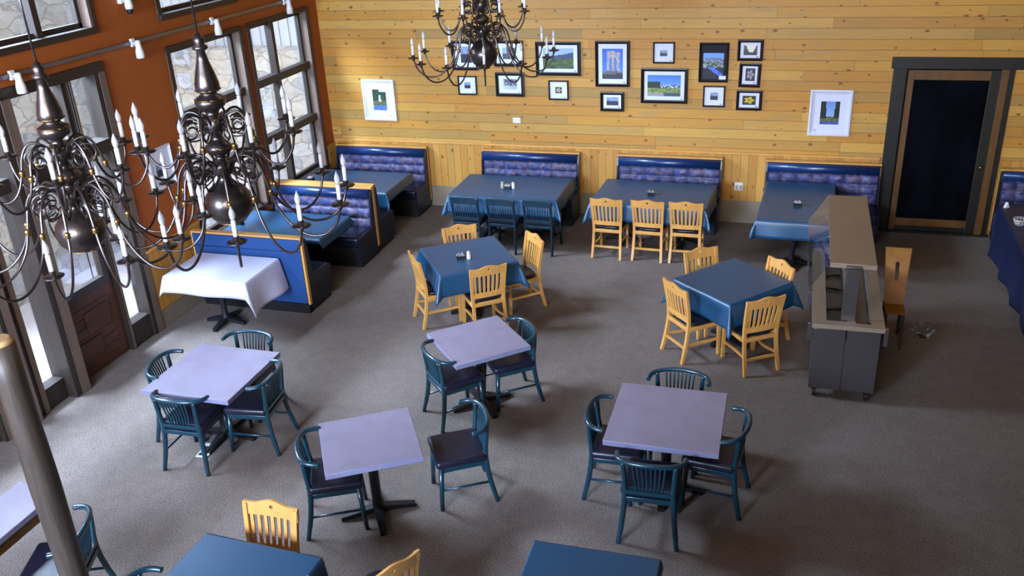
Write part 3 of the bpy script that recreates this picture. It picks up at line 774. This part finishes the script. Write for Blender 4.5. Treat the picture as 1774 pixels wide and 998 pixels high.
b = NB(); prism(b, [(-.03, 0), (.03, 0), (0, .07)], 'y', -.02, .02); obj('folded_sheet', b, 'white_pl', t)
# card lying on the table base
t = thing('menu_card', 'printed white card lying on the floor under the leftmost bare table', 'card', (2.12, -7.12, .0), 8)
b = NB(); box(b, -.06, .06, -.11, .11, .003, .012); obj('card_sheet', b, 'white_pl', t)
b = NB(); box(b, -.04, .045, -.02, .06, .012, .0135); box(b, -.045, .0, -.09, -.05, .012, .0135); obj('printed_area', b, 'mat_black', t)

# ------------------------------------------------------------------ pictures
from mathutils import noise as mn
def ns(x, y, s=0):
    return max(0, min(1, .5+.9*mn.fractal(Vector((x*2.2+s*5, y*2.2, s*3.3)), .8, 2.1, 4)))
def mixc(a, b, t): t = max(0, min(1, t)); return tuple(a[i]+(b[i]-a[i])*t for i in range(3))
def P_bridge(u, v):
    sky = mixc((90, 140, 225), (40, 95, 205), v)
    if v < .14+.05*u: return (52, 54, 70)
    if v < .28-.1*abs(u-.5): return (104, 98, 104)
    inside = .22 < u < .86 and v < .93-.12*abs(u-.4)
    arch = (.36 < u < .46 or .58 < u < .68) and v < .74-abs((u-.41 if u < .5 else u-.63))*1.5
    if inside and not arch: return mixc((196, 184, 160), (140, 140, 170), ns(u*3, v*4))
    if arch: return (86, 120, 190)
    return sky
def P_castle(u, v):
    if v > .45+.12*ns(u*2, 0, 1) and not (u < .38 and v < .68): return mixc((150, 190, 240), (60, 120, 220), v)
    if u < .40 and v > .38: return (26, 50, 44)
    if v > .38: return (200, 205, 215) if ns(u*9, v*9) > .55 else (60, 84, 90)
    if v > .14: return mixc((70, 110, 56), (170, 168, 96), ns(u*5, v*7))
    return (150, 148, 150) if u < .5 else (60, 80, 96)
def P_scope(u, v):
    d = (u-.2)*.6+(v-.42)*1.0
    if .24 < u < .95 and -.02 < ((v-.38)+(u-.35)*.55) < .16 and v < .46: return mixc((40, 90, 220), (90, 140, 245), ns(u*3, v*3))
    if v > .8: return (110, 160, 230)
    if v > .66: return (70, 96, 130) if ns(u*6, v*6) < .5 else (150, 160, 180)
    if v > .44: return (190, 196, 200) if ns(u*14, v*17) > .7 else (62, 84, 74)
    return (18, 22, 36)
def P_meadow(u, v):
    h = .62+.2*u*u
    if v > h: return mixc((190, 200, 225), (150, 175, 225), v)
    if v > .5: return mixc((70, 88, 120), (50, 70, 100), u)
    return mixc((38, 60, 34), (98, 120, 62), ns(u*2, v*4))
def P_mono(u, v):
    if v > .55: return mixc((150, 165, 205), (120, 135, 180), ns(u, v))
    return mixc((28, 32, 48), (90, 98, 124), ns(u*5, v*9)*.6)
def P_flower(c1, bg, c2=None):
    def f(u, v):
        x, y = u-.5, v-.5; r = math.hypot(x, y); a = math.atan2(y, x)
        if r < .12: return c2 or tuple(k*.6 for k in c1)
        if r < .33+.08*math.cos(a*5): return mixc(c1, tuple(k*.75 for k in c1), ns(u*6, v*6))
        return bg
    return f
def P_snow(u, v):
    if v < .35: return mixc((196, 205, 228), (160, 176, 214), u)
    return (220, 225, 240) if ns(u*13, v*11) > .78 else mixc((30, 36, 56), (80, 90, 120), ns(u*4, v*5))
def P_dunes(u, v):
    if abs(u-.55) < .35*(v+.1) and v > .3: return (235, 230, 210)
    return mixc((40, 42, 46), (110, 110, 104), v) if v < .85 else (70, 76, 90)
def P_trees(u, v):
    tr = .26-.1*v
    if v > .28 and (u < tr+.1 or u > 1-tr-.06): return (30, 44, 34)
    if v > .34: return mixc((170, 195, 235), (110, 150, 220), v)
    if v < .1: return (70, 86, 170)
    return mixc((56, 74, 40), (128, 134, 92), ns(u*4, v*6))
def P_fountain(u, v):
    if .42 < u < .62 and .42 < v < .55 or (.48 < u < .56 and .5 < v < .74): return (220, 228, 245)
    if v > .48: return mixc((24, 40, 36), (74, 98, 74), ns(u*5, v*6)) if v < .9 or u < .5 else (205, 215, 235)
    if v > .22: return mixc((110, 116, 66), (70, 88, 60), ns(u*5, v*5))
    return mixc((60, 98, 200), (100, 130, 215), ns(u*7, v*3))
def P_street(u, v):
    if u < .35 and v > .5: return (150, 175, 225)
    if .5 < u < .75 and .2 < v < .7: return (128, 104, 96)
    return mixc((44, 44, 56), (120, 118, 120), ns(u*6, v*6))
def picture(x0, x1, z0, z1, fn, label, fw=.05, mt=.05, white=False, asp=None, inner=None, rot=0, left_wall=False, matm='matboard', cap=True, y=-.001, nose=None):
    """hung on the back wall (or left wall); x0..x1 z0..z1 outer frame; inner = print rect in 0..1 of the outer frame"""
    w = x1-x0; h = z1-z0
    t = thing('framed_picture', label, 'picture', (0, 0, 0), 0, 'framed pictures on the plank wall' if not left_wall else None)
    if left_wall: t.location = (.001, (x0+x1)/2, (z0+z1)/2); t.rotation_euler = (0, R(rot), R(90))
    else: t.location = ((x0+x1)/2, y, (z0+z1)/2); t.rotation_euler = (0, R(rot), 0)
    fm = 'frame_wht' if white else 'frame_blk'
    W, H = w/2, h/2; b = NB()
    # mitred moulding
    prof = [(0, 0), (0, -.03), (fw*.35, -.034), (fw*.7, -.022), (fw, -.018), (fw, 0)]
    cs = [(-W, -H, 1, 1), (W, -H, -1, 1), (W, H, -1, -1), (-W, H, 1, -1)]
    rings = [[b.verts.new((cx+sx*p, q, cz+sz*p)) for p, q in prof] for cx, cz, sx, sz in cs]
    for i in range(4):
        for k in range(len(prof)): b.faces.new((rings[i][k], rings[i][(k+1) % len(prof)], rings[(i+1) % 4][(k+1) % len(prof)], rings[(i+1) % 4][k]))
    obj('frame', b, fm, t)
    b = NB(); box(b, -W+fw*.9, W-fw*.9, -.012, -.003, -H+fw*.9, H-fw*.9); obj('mat_board', b, matm, t)
    u0, u1, v0, v1 = inner
    b = NB(); lay = b.loops.layers.float_color.new('Col'); n = 26; g = []
    X0, X1, Z0, Z1 = -W+w*u0, -W+w*u1, -H+h*v0, -H+h*v1
    for i in range(n+1): g.append([b.verts.new((X0+(X1-X0)*i/n, -.0135, Z0+(Z1-Z0)*j/n)) for j in range(n+1)])
    for i in range(n):
        for j in range(n):
            f = b.faces.new((g[i][j], g[i+1][j], g[i+1][j+1], g[i][j+1])); c = lin(fn((i+.5)/n, (j+.5)/n))
            for lp in f.loops: lp[lay] = (*c, 1)
    obj('photograph', b, 'print', t)
    if cap:
        sg = 1
        b = NB(); cx = W-fw-.035*sg if nose is None else -W+fw+.04; box(b, cx-.011, cx+.011, -.0145, -.012, -H+fw+.012, -H+fw+.022); obj('caption_mark', b, 'frame_blk', t)
    return t
picture(2.222, 2.64, 2.231, 2.673, P_mono, 'dark-framed portrait photo hanging behind the arms of the far chandelier', .045, inner=(.33, .75, .25, .8))
picture(2.89, 3.36, 2.293, 2.678, P_street, 'black-framed photo right behind the ball of the far chandelier', .045, inner=(.3, .75, .28, .72))
picture(3.551, 4.236, 2.166, 2.663, P_meadow, 'wide black-framed green landscape with grey mountain', .05, inner=(.16, .84, .2, .8))
picture(2.285, 2.59, 1.85, 2.143, P_mono, 'small black-framed square photo, leftmost of the lower row', .022, inner=(.34, .66, .34, .66))
picture(2.90, 3.354, 1.838, 2.204, P_snow, 'black-framed snowy photo directly below the far chandelier', .05, inner=(.28, .74, .3, .72))
picture(3.735, 4.041, 1.80, 2.092, P_flower((214, 200, 168), (34, 36, 52)), 'small black-framed pale rose on dark ground', .022, inner=(.34, .66, .34, .66))
picture(4.456, 4.964, 2.012, 2.675, P_bridge, 'tall black-framed photo of a stone bridge tower on blue sky', .045, inner=(.2, .8, .17, .83))
picture(4.527, 4.882, 1.648, 1.936, P_mono, 'small wide black-framed grey photo hanging under the bridge picture', .045, inner=(.26, .76, .3, .72))
picture(5.30, 5.607, 2.358, 2.658, P_mono, 'small black-framed grey photo above the castle landscape', .022, inner=(.32, .66, .34, .62))
picture(5.131, 5.806, 1.784, 2.292, P_castle, 'large black-framed landscape with blue sky, white building and trees', .048, inner=(.14, .85, .2, .8))
picture(5.955, 6.362, 2.10, 2.652, P_scope, 'black-framed black-matted photo of a blue telescope over a town', .03, inner=(.14, .84, .08, .74), matm='mat_black', cap=False)
picture(6.028, 6.337, 1.745, 2.049, P_mono, 'small black-framed misty lake photo below the telescope picture', .022, inner=(.33, .68, .33, .68))
picture(6.477, 6.823, 2.404, 2.694, P_dunes, 'small black-framed grey and cream photo, topmost of the right column', .04, inner=(.24, .77, .27, .72))
picture(6.515, 6.81, 2.036, 2.375, P_flower((170, 170, 178), (50, 50, 56)), 'small black-framed grey flower print, middle of the right column', .045, inner=(.3, .74, .26, .78), rot=1)
picture(6.497, 6.851, 1.708, 1.995, P_flower((224, 206, 48), (44, 44, 36), (150, 120, 20)), 'small black-framed yellow flower print, lowest of the right column', .04, inner=(.24, .76, .27, .72))
picture(.636, 1.195, 1.408, 2.064, P_fountain, 'white-framed picture of a white fountain in a garden, near the orange wall', .06, white=True, inner=(.3, .72, .25, .76))
picture(7.50, 8.056, 1.371, 2.018, P_trees, 'white-framed picture of a tree-lined path, near the dark door', .06, white=True, inner=(.27, .72, .25, .75), nose=1)
picture(-4.57, -4.12, 1.65, 2.15, P_mono, 'white-framed picture hanging on the orange wall between windows and door', .03, white=True, inner=(.3, .7, .3, .62), left_wall=True, cap=False)
# scope picture white caption card
b = NB(); box(b, 6.24, 6.335, -.02, -.016, 2.14, 2.19); q = obj('title_card', b, 'white_pl'); q.parent = [o for o in COL.objects if o.get('label', '').startswith('black-framed black-matted')][0]
q.matrix_parent_inverse = Matrix.Translation(q.parent.location).inverted()

# switch plate, outlet, red box
t = thing('light_switch', 'small white double switch plate alone on the plank wall', 'light switch', (3.205, -.001, 1.465))
b = NB(); box(b, -.062, .062, -.008, 0, -.042, .042, .003); obj('plate', b, 'white_pl', t)
for s in (-1, 1):
    b = NB(); box(b, s*.028-.013, s*.028+.013, -.014, -.008, -.02, .02, .002); obj('rocker', b, 'white_pl', t)
t = thing('power_outlet', 'pale double power outlet on the vertical boards beside the third booth', 'power outlet', (6.60, -.023, .57))
b = NB(); box(b, -.06, .06, -.009, 0, -.06, .06, .003); obj('plate', b, 'white_pl', t)
for s in (-1, 1):
    b = NB(); box(b, s*.028-.016, s*.028+.016, -.03, -.009, -.045, .02, .004); obj('socket', b, 'tan_pl', t)
t = thing('fire_alarm', 'small red box on the orange wall above the wainscot', 'fire alarm', (0, -4.24, 1.12), 0)
b = NB(); box(b, 0, .05, -.055, .055, -.07, .07, .008); obj('housing', b, 'red', t)
b = NB(); box(b, .05, .062, -.03, .03, -.02, .015, .003); obj('pull_lever', b, 'white_pl', t)

# ------------------------------------------------------------------ track light
t = thing('track_light', 'long metal track with white spot heads across the orange wall', 'track light', (0, 0, 0))
b = NB(); box(b, .03, .062, -9.2, -.75, 3.38, 3.425, .003)
for y in (-8.8, -6.9, -4.9, -2.9, -1.0): box(b, .001, .03, y-.02, y+.02, 3.39, 3.415)
obj('track', b, 'steel', t)
for y, dz in ((-1.03, 0), (-2.86, -.02), (-4.42, -.02), (-6.2, -.02), (-7.8, -.02)):
    b = NB(); box(b, .045, .075, y-.03, y+.03, 3.36, 3.45, .004)
    tube(b, [(.075, y, 3.40), (.12, y, 3.38)], .01, 8)
    lathe(b, [(-.19, .04), (-.185, .047), (-.12, .046), (-.07, .034), (-.0, .03), (.01, .02)], 16, (.13, y, 3.42))
    o = obj('lamp_head', b, 'white_pl', t)
    b = NB(); lathe(b, [(-.194, .036), (-.186, .038)], 14, (.13, y, 3.42)); obj('lamp_lens', b, 'black', o)
t = thing('spotlight', 'single white spotlight high on the orange wall between upper windows', 'spotlight', (0, -4.42, 3.86))
b = NB(); box(b, 0, .05, -.03, .03, -.03, .03, .004); tube(b, [(.05, 0, 0), (.11, 0, -.01)], .01, 8)
lathe(b, [(-.11, .04), (-.08, .046), (0, .034), (.05, .03), (.06, .02)], 16, (.12, 0, .02)); obj('lamp_head', b, 'white_pl', t)
b = NB(); lathe(b, [(-.16, .03), (-.11, .038)], 14, (.12, 0, .02)); obj('lamp_lens', b, 'black', t)

# ------------------------------------------------------------------ chandeliers
def chandelier(label, loc, rz, k=1):
    t = thing('chandelier', label, 'chandelier', loc, rz, 'candle chandeliers'); t.scale = (k, k, k); loc = (0, 0, ZC-(ZC-loc[2])/k)
    S = .985
    prof = [(-.30, .003), (-.135, .004), (-.13, .018), (-.118, .02), (-.112, .072), (-.1, .08), (-.092, .095), (-.055, .124), (0, .136), (.05, .127), (.095, .095), (.125, .055), (.15, .036), (.175, .04), (.19, .058), (.225, .066), (.25, .055), (.27, .03), (.285, .028), (.295, .05), (.32, .072), (.345, .072), (.37, .045), (.38, .03), (.405, .034), (.42, .05), (.455, .058), (.49, .056), (.52, .04), (.54, .028), (.55, .05), (.57, .078), (.60, .084), (.62, .07), (.635, .046), (.645, .044), (.65, .06), (.66, .066), (.69, .066), (.75, .052), (.82, .031), (.87, .022), (.88, .04), (.892, .042), (.905, .026), (.93, .032), (.95, .02), (.965, .008)]
    b = NB(); lathe(b, [(z*S, r) for z, r in prof], 24); st = obj('stem', b, 'bronze', t)
    for z, r in ((.66, .069), (.61, .082), (.335, .077), (-.105, .084), (.5, .06)):
        b = NB(); tube(b, [(r*math.cos(2*PI*k/24), r*math.sin(2*PI*k/24), z*S) for k in range(25)], .0025, 5)
        obj('trim_ring', b, 'brass', st)
    b = NB(); top = ZC-loc[2]; zz = .96
    tube(b, [(0, 0, .93), (0, 0, 1.6)], .006, 6)
    i = 0; z = 1.58
    while z < top-.06:
        a = (i % 2)*PI/2; ca, sa = math.cos(a), math.sin(a)
        tube(b, [(ca*.014*math.cos(q), sa*.014*math.cos(q), z+.024*math.sin(q)) for q in [2*PI*k/8 for k in range(9)]], .0035, 4, up=(sa, -ca, .1)); z += .038; i += 1
    obj('chain', b, 'bronze', t)
    b = NB(); lathe(b, [(top-.08, .01), (top-.07, .05), (top-.01, .075), (top, .075)], 20); obj('ceiling_canopy', b, 'bronze', t)
    def armset(n, off, path, spc, spr, knuck):
        prot = None
        for k in range(n):
            a = off+360/n*k
            if prot is None:
                b = NB(); tube(b, catmull([(r, 0, z) for r, z in path], 5), .0075, 8)
                cx, cz = spc; pts = []
                for q in range(22):
                    an = PI*.75-q*PI*2.6/21; rr = spr*(1-.62*q/21); pts.append((cx+rr*math.cos(an), 0, cz+rr*math.sin(an)))
                tube(b, pts, .006, 6)
                tube(b, catmull([(path[0][0], 0, path[0][1]-.02), (path[0][0]+.05, 0, path[0][1]-.06), (cx+.01, 0, cz-spr*.9), (cx+spr*.7, 0, cz-spr*.5)], 4), .005, 6)
                arm = obj('arm', b, 'bronze', t)
                kr, kz = knuck
                b = NB(); lathe(b, [(-.022, .008), (-.012, .017), (-.004, .012), (.004, .018), (.014, .012), (.02, .008)], 10, (kr, 0, kz)); s0 = obj('knuckle', b, 'brass', arm)
                er, ez = path[-1]
                b = NB(); lathe(b, [(-.03, .006), (-.02, .012), (-.008, .014), (-.003, .05), (.002, .053), (.004, .045), (.006, .018), (.03, .017), (.032, .014)], 18, (er, 0, ez)); s1 = obj('drip_pan', b, 'bronze', arm)
                b = NB(); lathe(b, [(.03, .0125), (.115, .0122), (.118, .008)], 12, (er, 0, ez)); s2 = obj('candle_sleeve', b, 'candle', arm)
                b = NB(); lathe(b, [(.118, .008), (.13, .0135), (.15, .016), (.168, .012), (.184, .005), (.195, .001)], 10, (er, 0, ez)); s3 = obj('candle_bulb', b, 'bulb', arm)
                prot = (arm, [s0, s1, s2, s3]); o = arm
            else:
                o = prot[0].copy(); COL.objects.link(o); o.parent = t
                for s in prot[1]:
                    d = s.copy(); COL.objects.link(d); d.parent = o
            o.rotation_euler = (0, 0, R(a))
    armset(12, 0, [(.05, .2), (.095, .265), (.165, .28), (.23, .21), (.262, .09), (.30, -.03), (.37, -.13), (.46, -.185), (.56, -.18), (.64, -.11), (.672, -.02), (.675, .0)], (.16, .175), .062, (.268, .07))
    armset(8, 22.5, [(.045, .45), (.085, .515), (.145, .525), (.19, .46), (.215, .36), (.255, .265), (.31, .22), (.37, .235), (.42, .31), (.435, .385), (.436, .40)], (.135, .44), .055, (.212, .37))
    return t
def fwd(x, y): return math.degrees(math.atan2(-13.172-y, 7.3-x))
chandelier('dark pewter two-tier candle chandelier hanging in front of the framed pictures', (4.408, -4.837, 3.375), fwd(4.408, -4.837))
chandelier('dark pewter two-tier candle chandelier in front of the orange wall and its windows', (4.24, -8.96, 3.30), fwd(4.213, -8.947))
chandelier('nearest candle chandelier, cut by the left edge of the photo', (4.397, -10.241, 3.626), fwd(4.397, -10.241)+15, .76)

# ------------------------------------------------------------------ log post
t = thing('log_post', 'tall peeled log post leaning across the bottom left of the view', 'post', (2.95, -9.60, 0))
b = NB(); prof = [(i*.26, .088+.004*math.sin(i*1.3)) for i in range(11)]
lathe(b, [(z, r) for z, r in prof[:-1]]+[(2.58, .084)], 22); obj('trunk', b, 'log', t)
b = NB(); lathe(b, [(2.58, .083), (2.60, .078), (2.612, .06)], 22); obj('cut_top', b, 'log_end', t)

# ------------------------------------------------------------------ buffet
t = thing('salad_bar', 'stainless steel salad bar with raised sneeze guard shelf', 'salad bar', (0, 0, 0))
X0, X1, Y0, Y1 = 7.63, 8.29, -4.93, -2.98
b = NB(); box(b, X0+.02, X1-.03, Y0+.03, Y1-.03, .12, .67, .006); box(b, X0+.02, X0+.04, Y0+.03, Y1-.03, .66, .82); box(b, X1-.05, X1-.03, Y0+.03, Y1-.03, .66, .82); box(b, X0+.02, X1-.03, Y1-.05, Y1-.03, .66, .82); obj('cabinet', b, 'steel', t)
b = NB(); box(b, X0+.02, 7.945, Y0+.018, Y0+.03, .13, .79, .002); box(b, 7.955, X1-.03, Y0+.018, Y0+.03, .13, .79, .002); obj('end_panel', b, 'steel', t)
# counter rim with two wells
b = NB(); zt = .85
wells = [(7.76, 7.955, Y0+.10, Y1-.12, .17), (8.03, 8.17, Y0+.08, Y1-.12, .08)]
us = sorted(set([X0, X1]+[q for w in wells for q in w[:2]])); vs = sorted(set([Y0, Y1]+[q for w in wells for q in w[2:4]]))
for i in range(len(us)-1):
    for j in range(len(vs)-1):
        um, vm = (us[i]+us[i+1])/2, (vs[j]+vs[j+1])/2
        if any(w[0] < um < w[1] and w[2] < vm < w[3] for w in wells): continue
        box(b, us[i], us[i+1], vs[j], vs[j+1], zt-.045, zt)
bmesh.ops.remove_doubles(b, verts=b.verts[:], dist=.0001)
obj('counter_rim', b, 'tan_top', t)
for w in wells:
    b = NB(); x0, x1, y0, y1, dp = w; i = .012
    top = [b.verts.new(p) for p in ((x0, y0, zt-.004), (x1, y0, zt-.004), (x1, y1, zt-.004), (x0, y1, zt-.004))]
    bot = [b.verts.new(p) for p in ((x0+i, y0+i, zt-dp), (x1-i, y0+i, zt-dp), (x1-i, y1-i, zt-dp), (x0+i, y1-i, zt-dp))]
    for k in range(4): b.faces.new((top[k], top[(k+1) % 4], bot[(k+1) % 4], bot[k]))
    b.faces.new(bot); obj('food_well', b, 'steel_dark', t)
for x, ya_, yb_, zz_ in ((X0-.035, Y0+.01, Y0+.05, .66), (X1-.005, Y0+.01, Y0+.05, .66), (X0-.035, -4.2, -3.9, .70)):
    b = NB(); box(b, x, x+.04, ya_, yb_, zz_, .845, .003); obj('side_bracket', b, 'steel', t)
GX0, GX1, GY0, GY1, GZ = 7.745, 8.165, -4.75, -2.74, 1.42
b = NB(); box(b, GX0, GX1, GY0, GY1, GZ-.012, GZ, .003); box(b, GX0, GX1, GY0, GY0+.01, GZ-.045, GZ-.012); box(b, GX0, GX1, GY1-.01, GY1, GZ-.045, GZ-.012); obj('guard_shelf', b, 'tan_top', t)
b = NB(); box(b, 7.89, 8.02, GY0-.06, GY0-.03, zt, GZ-.02, .003); box(b, 7.89, 8.02, GY0-.06, GY0+.08, GZ-.03, GZ-.013, .002); obj('guard_post', b, 'steel', t)
b = NB(); box(b, 7.89, 8.02, GY1-.10, GY1-.07, zt, GZ-.012, .003); obj('guard_post', b, 'steel', t)
b = NB(); box(b, 7.965, 8.02, GY0+.0, GY1-.1, zt-.004, zt+.012); obj('divider', b, 'steel', t)
for s, xa, xb in ((-1, GX0, 7.56),):
    b = NB(); e = .003
    prism(b, [(xa, GZ-.008), (xb, 1.11), (xb+e*2, 1.112), (xa+e*2, GZ-.006)] if s < 0 else [(xa, GZ-.008), (xb, 1.11), (xb-e*2, 1.108), (xa-e*2, GZ-.01)], 'y', GY0+.02, GY1-.02); obj('sneeze_guard', b, 'clear', t)
b = NB()
for k in range(4):
    y = GY0+.15+k*(GY1-GY0-.3)/3; tube(b, [(GX0-.012, y, GZ-.01), (GX0+.01, y, GZ-.012)], .012, 8)
obj('glass_clip', b, 'steel', t)
b = NB(); prism(b, [(8.58-.30, .5)]+[(8.28, .5), (8.34, .5), (8.34, .52)], 'y', -4.6, -3.2); b.free()
for x in (X0+.08, X1-.09):
    for y in (Y0+.1, Y1-.1):
        b = NB(); box(b, x-.03, x+.03, y-.03, y+.03, .09, .12); 
        r = bmesh.ops.create_cone(b, cap_ends=True, segments=16, radius1=.045, radius2=.045, depth=.03, matrix=Matrix.Translation((x, y, .046)) @ Matrix.Rotation(R(90), 4, 'Y')); obj('caster', b, 'black', t)
# tongs in the well
def tongs(x, y, z, rz, label, L=.22):
    tt = thing('serving_tongs', label, 'tongs', (x, y, z), rz, 'black tongs lying in the salad bar')
    for s in (-1, 1):
        b = NB(); ribbon(b, [(0, 0, .008), (L*.5, s*.012, .014), (L*.85, s*.022, .01), (L, s*.02, .006)], .004, .016); obj('tong_arm', b, 'black', tt)
    b = NB(); box(b, -.012, .012, -.012, .012, 0, .018, .003); obj('hinge', b, 'black', tt)
tongs(7.79, -4.27, .685, 12, 'black tongs nearest the front of the salad bar well', .15)
tongs(7.79, -3.72, .685, -22, 'black tongs in the middle of the salad bar well', .15)
tongs(7.80, -3.40, .685, 14, 'black tongs farthest under the sneeze guard', .14)
# high chair stack behind the buffet
t = thing('high_chair', 'golden wooden high chair with a slotted back beside the salad bar', 'high chair', (8.56, -3.32, 0), 0)
b = NB()
def slotted(bm, x0, x1, z0, z1, y0, y1, sx0, sx1, sz0, sz1, tp=0):
    for (a, c, d, e) in ((x0, sx0, z0, z1), (sx1, x1, z0, z1), (sx0, sx1, z0, sz0), (sx0, sx1, sz1, z1)): box(bm, a, c, y0, y1, d, e)
slotted(b, -.17, .10, .42, .98, -.02, .0, -.055, -.015, .66, .84)
bmesh.ops.remove_doubles(b, verts=b.verts[:], dist=.0001)
for v in b.verts:
    k = (.98-v.co.z)/.56; v.co.x += (.03*k if v.co.x < -.1 else (-.05*k if v.co.x > .05 else 0)); v.co.y += -.28*k+.2
obj('backrest', b, 'high_wood', t)
b = NB(); box(b, -.14, .06, -.32, -.06, .40, .425, .004); obj('seat', b, 'high_wood', t)
for x in (-.13, .045):
    for y0, y1 in ((-.36, -.28), (.02, -.02)):
        b = NB(); bar(b, (x, y0, 0), (x, y1, .42), .03, .03, (0, 1, 0)); obj('leg', b, 'dark_wood', t)
for x in (-.13, .045):
    b = NB(); bar(b, (x, -.33, .18), (x, .0, .18), .022, .03); obj('stretcher', b, 'dark_wood', t)
b = NB(); rnd = random.Random(4)
bmesh.ops.create_icosphere(b, subdivisions=3, radius=1)
for v in b.verts:
    k = .8+.35*ns(v.co.x*2, v.co.y*2+v.co.z*1.7, 3)+rnd.uniform(-.06, .06)
    v.co = Vector((8.86+v.co.x*.13*k, -3.3+v.co.y*.11*k, max(.0, .08+v.co.z*.10*k)))
tag(obj('plastic_bag', b, 'bag'), 'crumpled clear plastic bag on the carpet beside the high chair', 'bag')

# ------------------------------------------------------------------ lights and world
def area(name, loc, target, sx, sy, power, color=(1, 1, 1), spread=180):
    l = bpy.data.lights.new(name, 'AREA'); l.shape = 'RECTANGLE'; l.size = sx; l.size_y = sy; l.energy = power; l.color = color; l.spread = R(spread)
    o = bpy.data.objects.new(name, l); COL.objects.link(o); o.location = loc
    d = (Vector(target)-Vector(loc)).normalized(); o.rotation_euler = d.to_track_quat('-Z', 'Y').to_euler(); return o
BL = (.70, .82, 1.0)
area('daylight_left', (-4.0, -8.4, 6.6), (0, -8.2, 1.6), 10.5, 3.0, 12000, BL, 110)
area('daylight_rear', (2.4, YB-.5, 4.3), (3.4, -8, .6), 3.4, 2.6, 3000, (.54, .70, 1.0))
area('daylight_rear_high', (6.2, YB-.5, 5.0), (4.4, 0, 2.0), 4.0, 1.8, 1000, (1.0, .93, .84))
area('ceiling_fill', (6.2, -5.6, ZC-.1), (6.2, -5.0, 0), 3.0, 3.0, 50, (1.0, .86, .68))  # added soft warm fill below the ceiling, no fixture hangs there
wd = bpy.data.worlds.new('sky'); SC.world = wd; wd.use_nodes = True; nt = wd.node_tree
bg = nt.nodes['Background']; sky = nt.nodes.new('ShaderNodeTexSky'); sky.sky_type = 'NISHITA'
sky.sun_disc = False; sky.sun_elevation = R(38); sky.sun_rotation = R(200); sky.air_density = 1.2; sky.dust_density = 2.5
mxn = nt.nodes.new('ShaderNodeMix'); mxn.data_type = 'RGBA'; mxn.inputs[0].default_value = .75
nt.links.new(sky.outputs[0], mxn.inputs[6]); mxn.inputs[7].default_value = (4.2, 4.8, 5.6, 1)
nt.links.new(mxn.outputs[2], bg.inputs[0]); bg.inputs[1].default_value = .5
SC.view_settings.view_transform = 'Standard'; SC.view_settings.look = 'None'; SC.view_settings.gamma = 1
SC.view_settings.use_curve_mapping = False; SC.view_settings.exposure = -0.22
SC.cycles.use_denoising = True
SC.cycles.max_bounces = 8; SC.cycles.diffuse_bounces = 4; SC.cycles.glossy_bounces = 3; SC.cycles.transparent_max_bounces = 12
SC.cycles.sample_clamp_indirect = 6
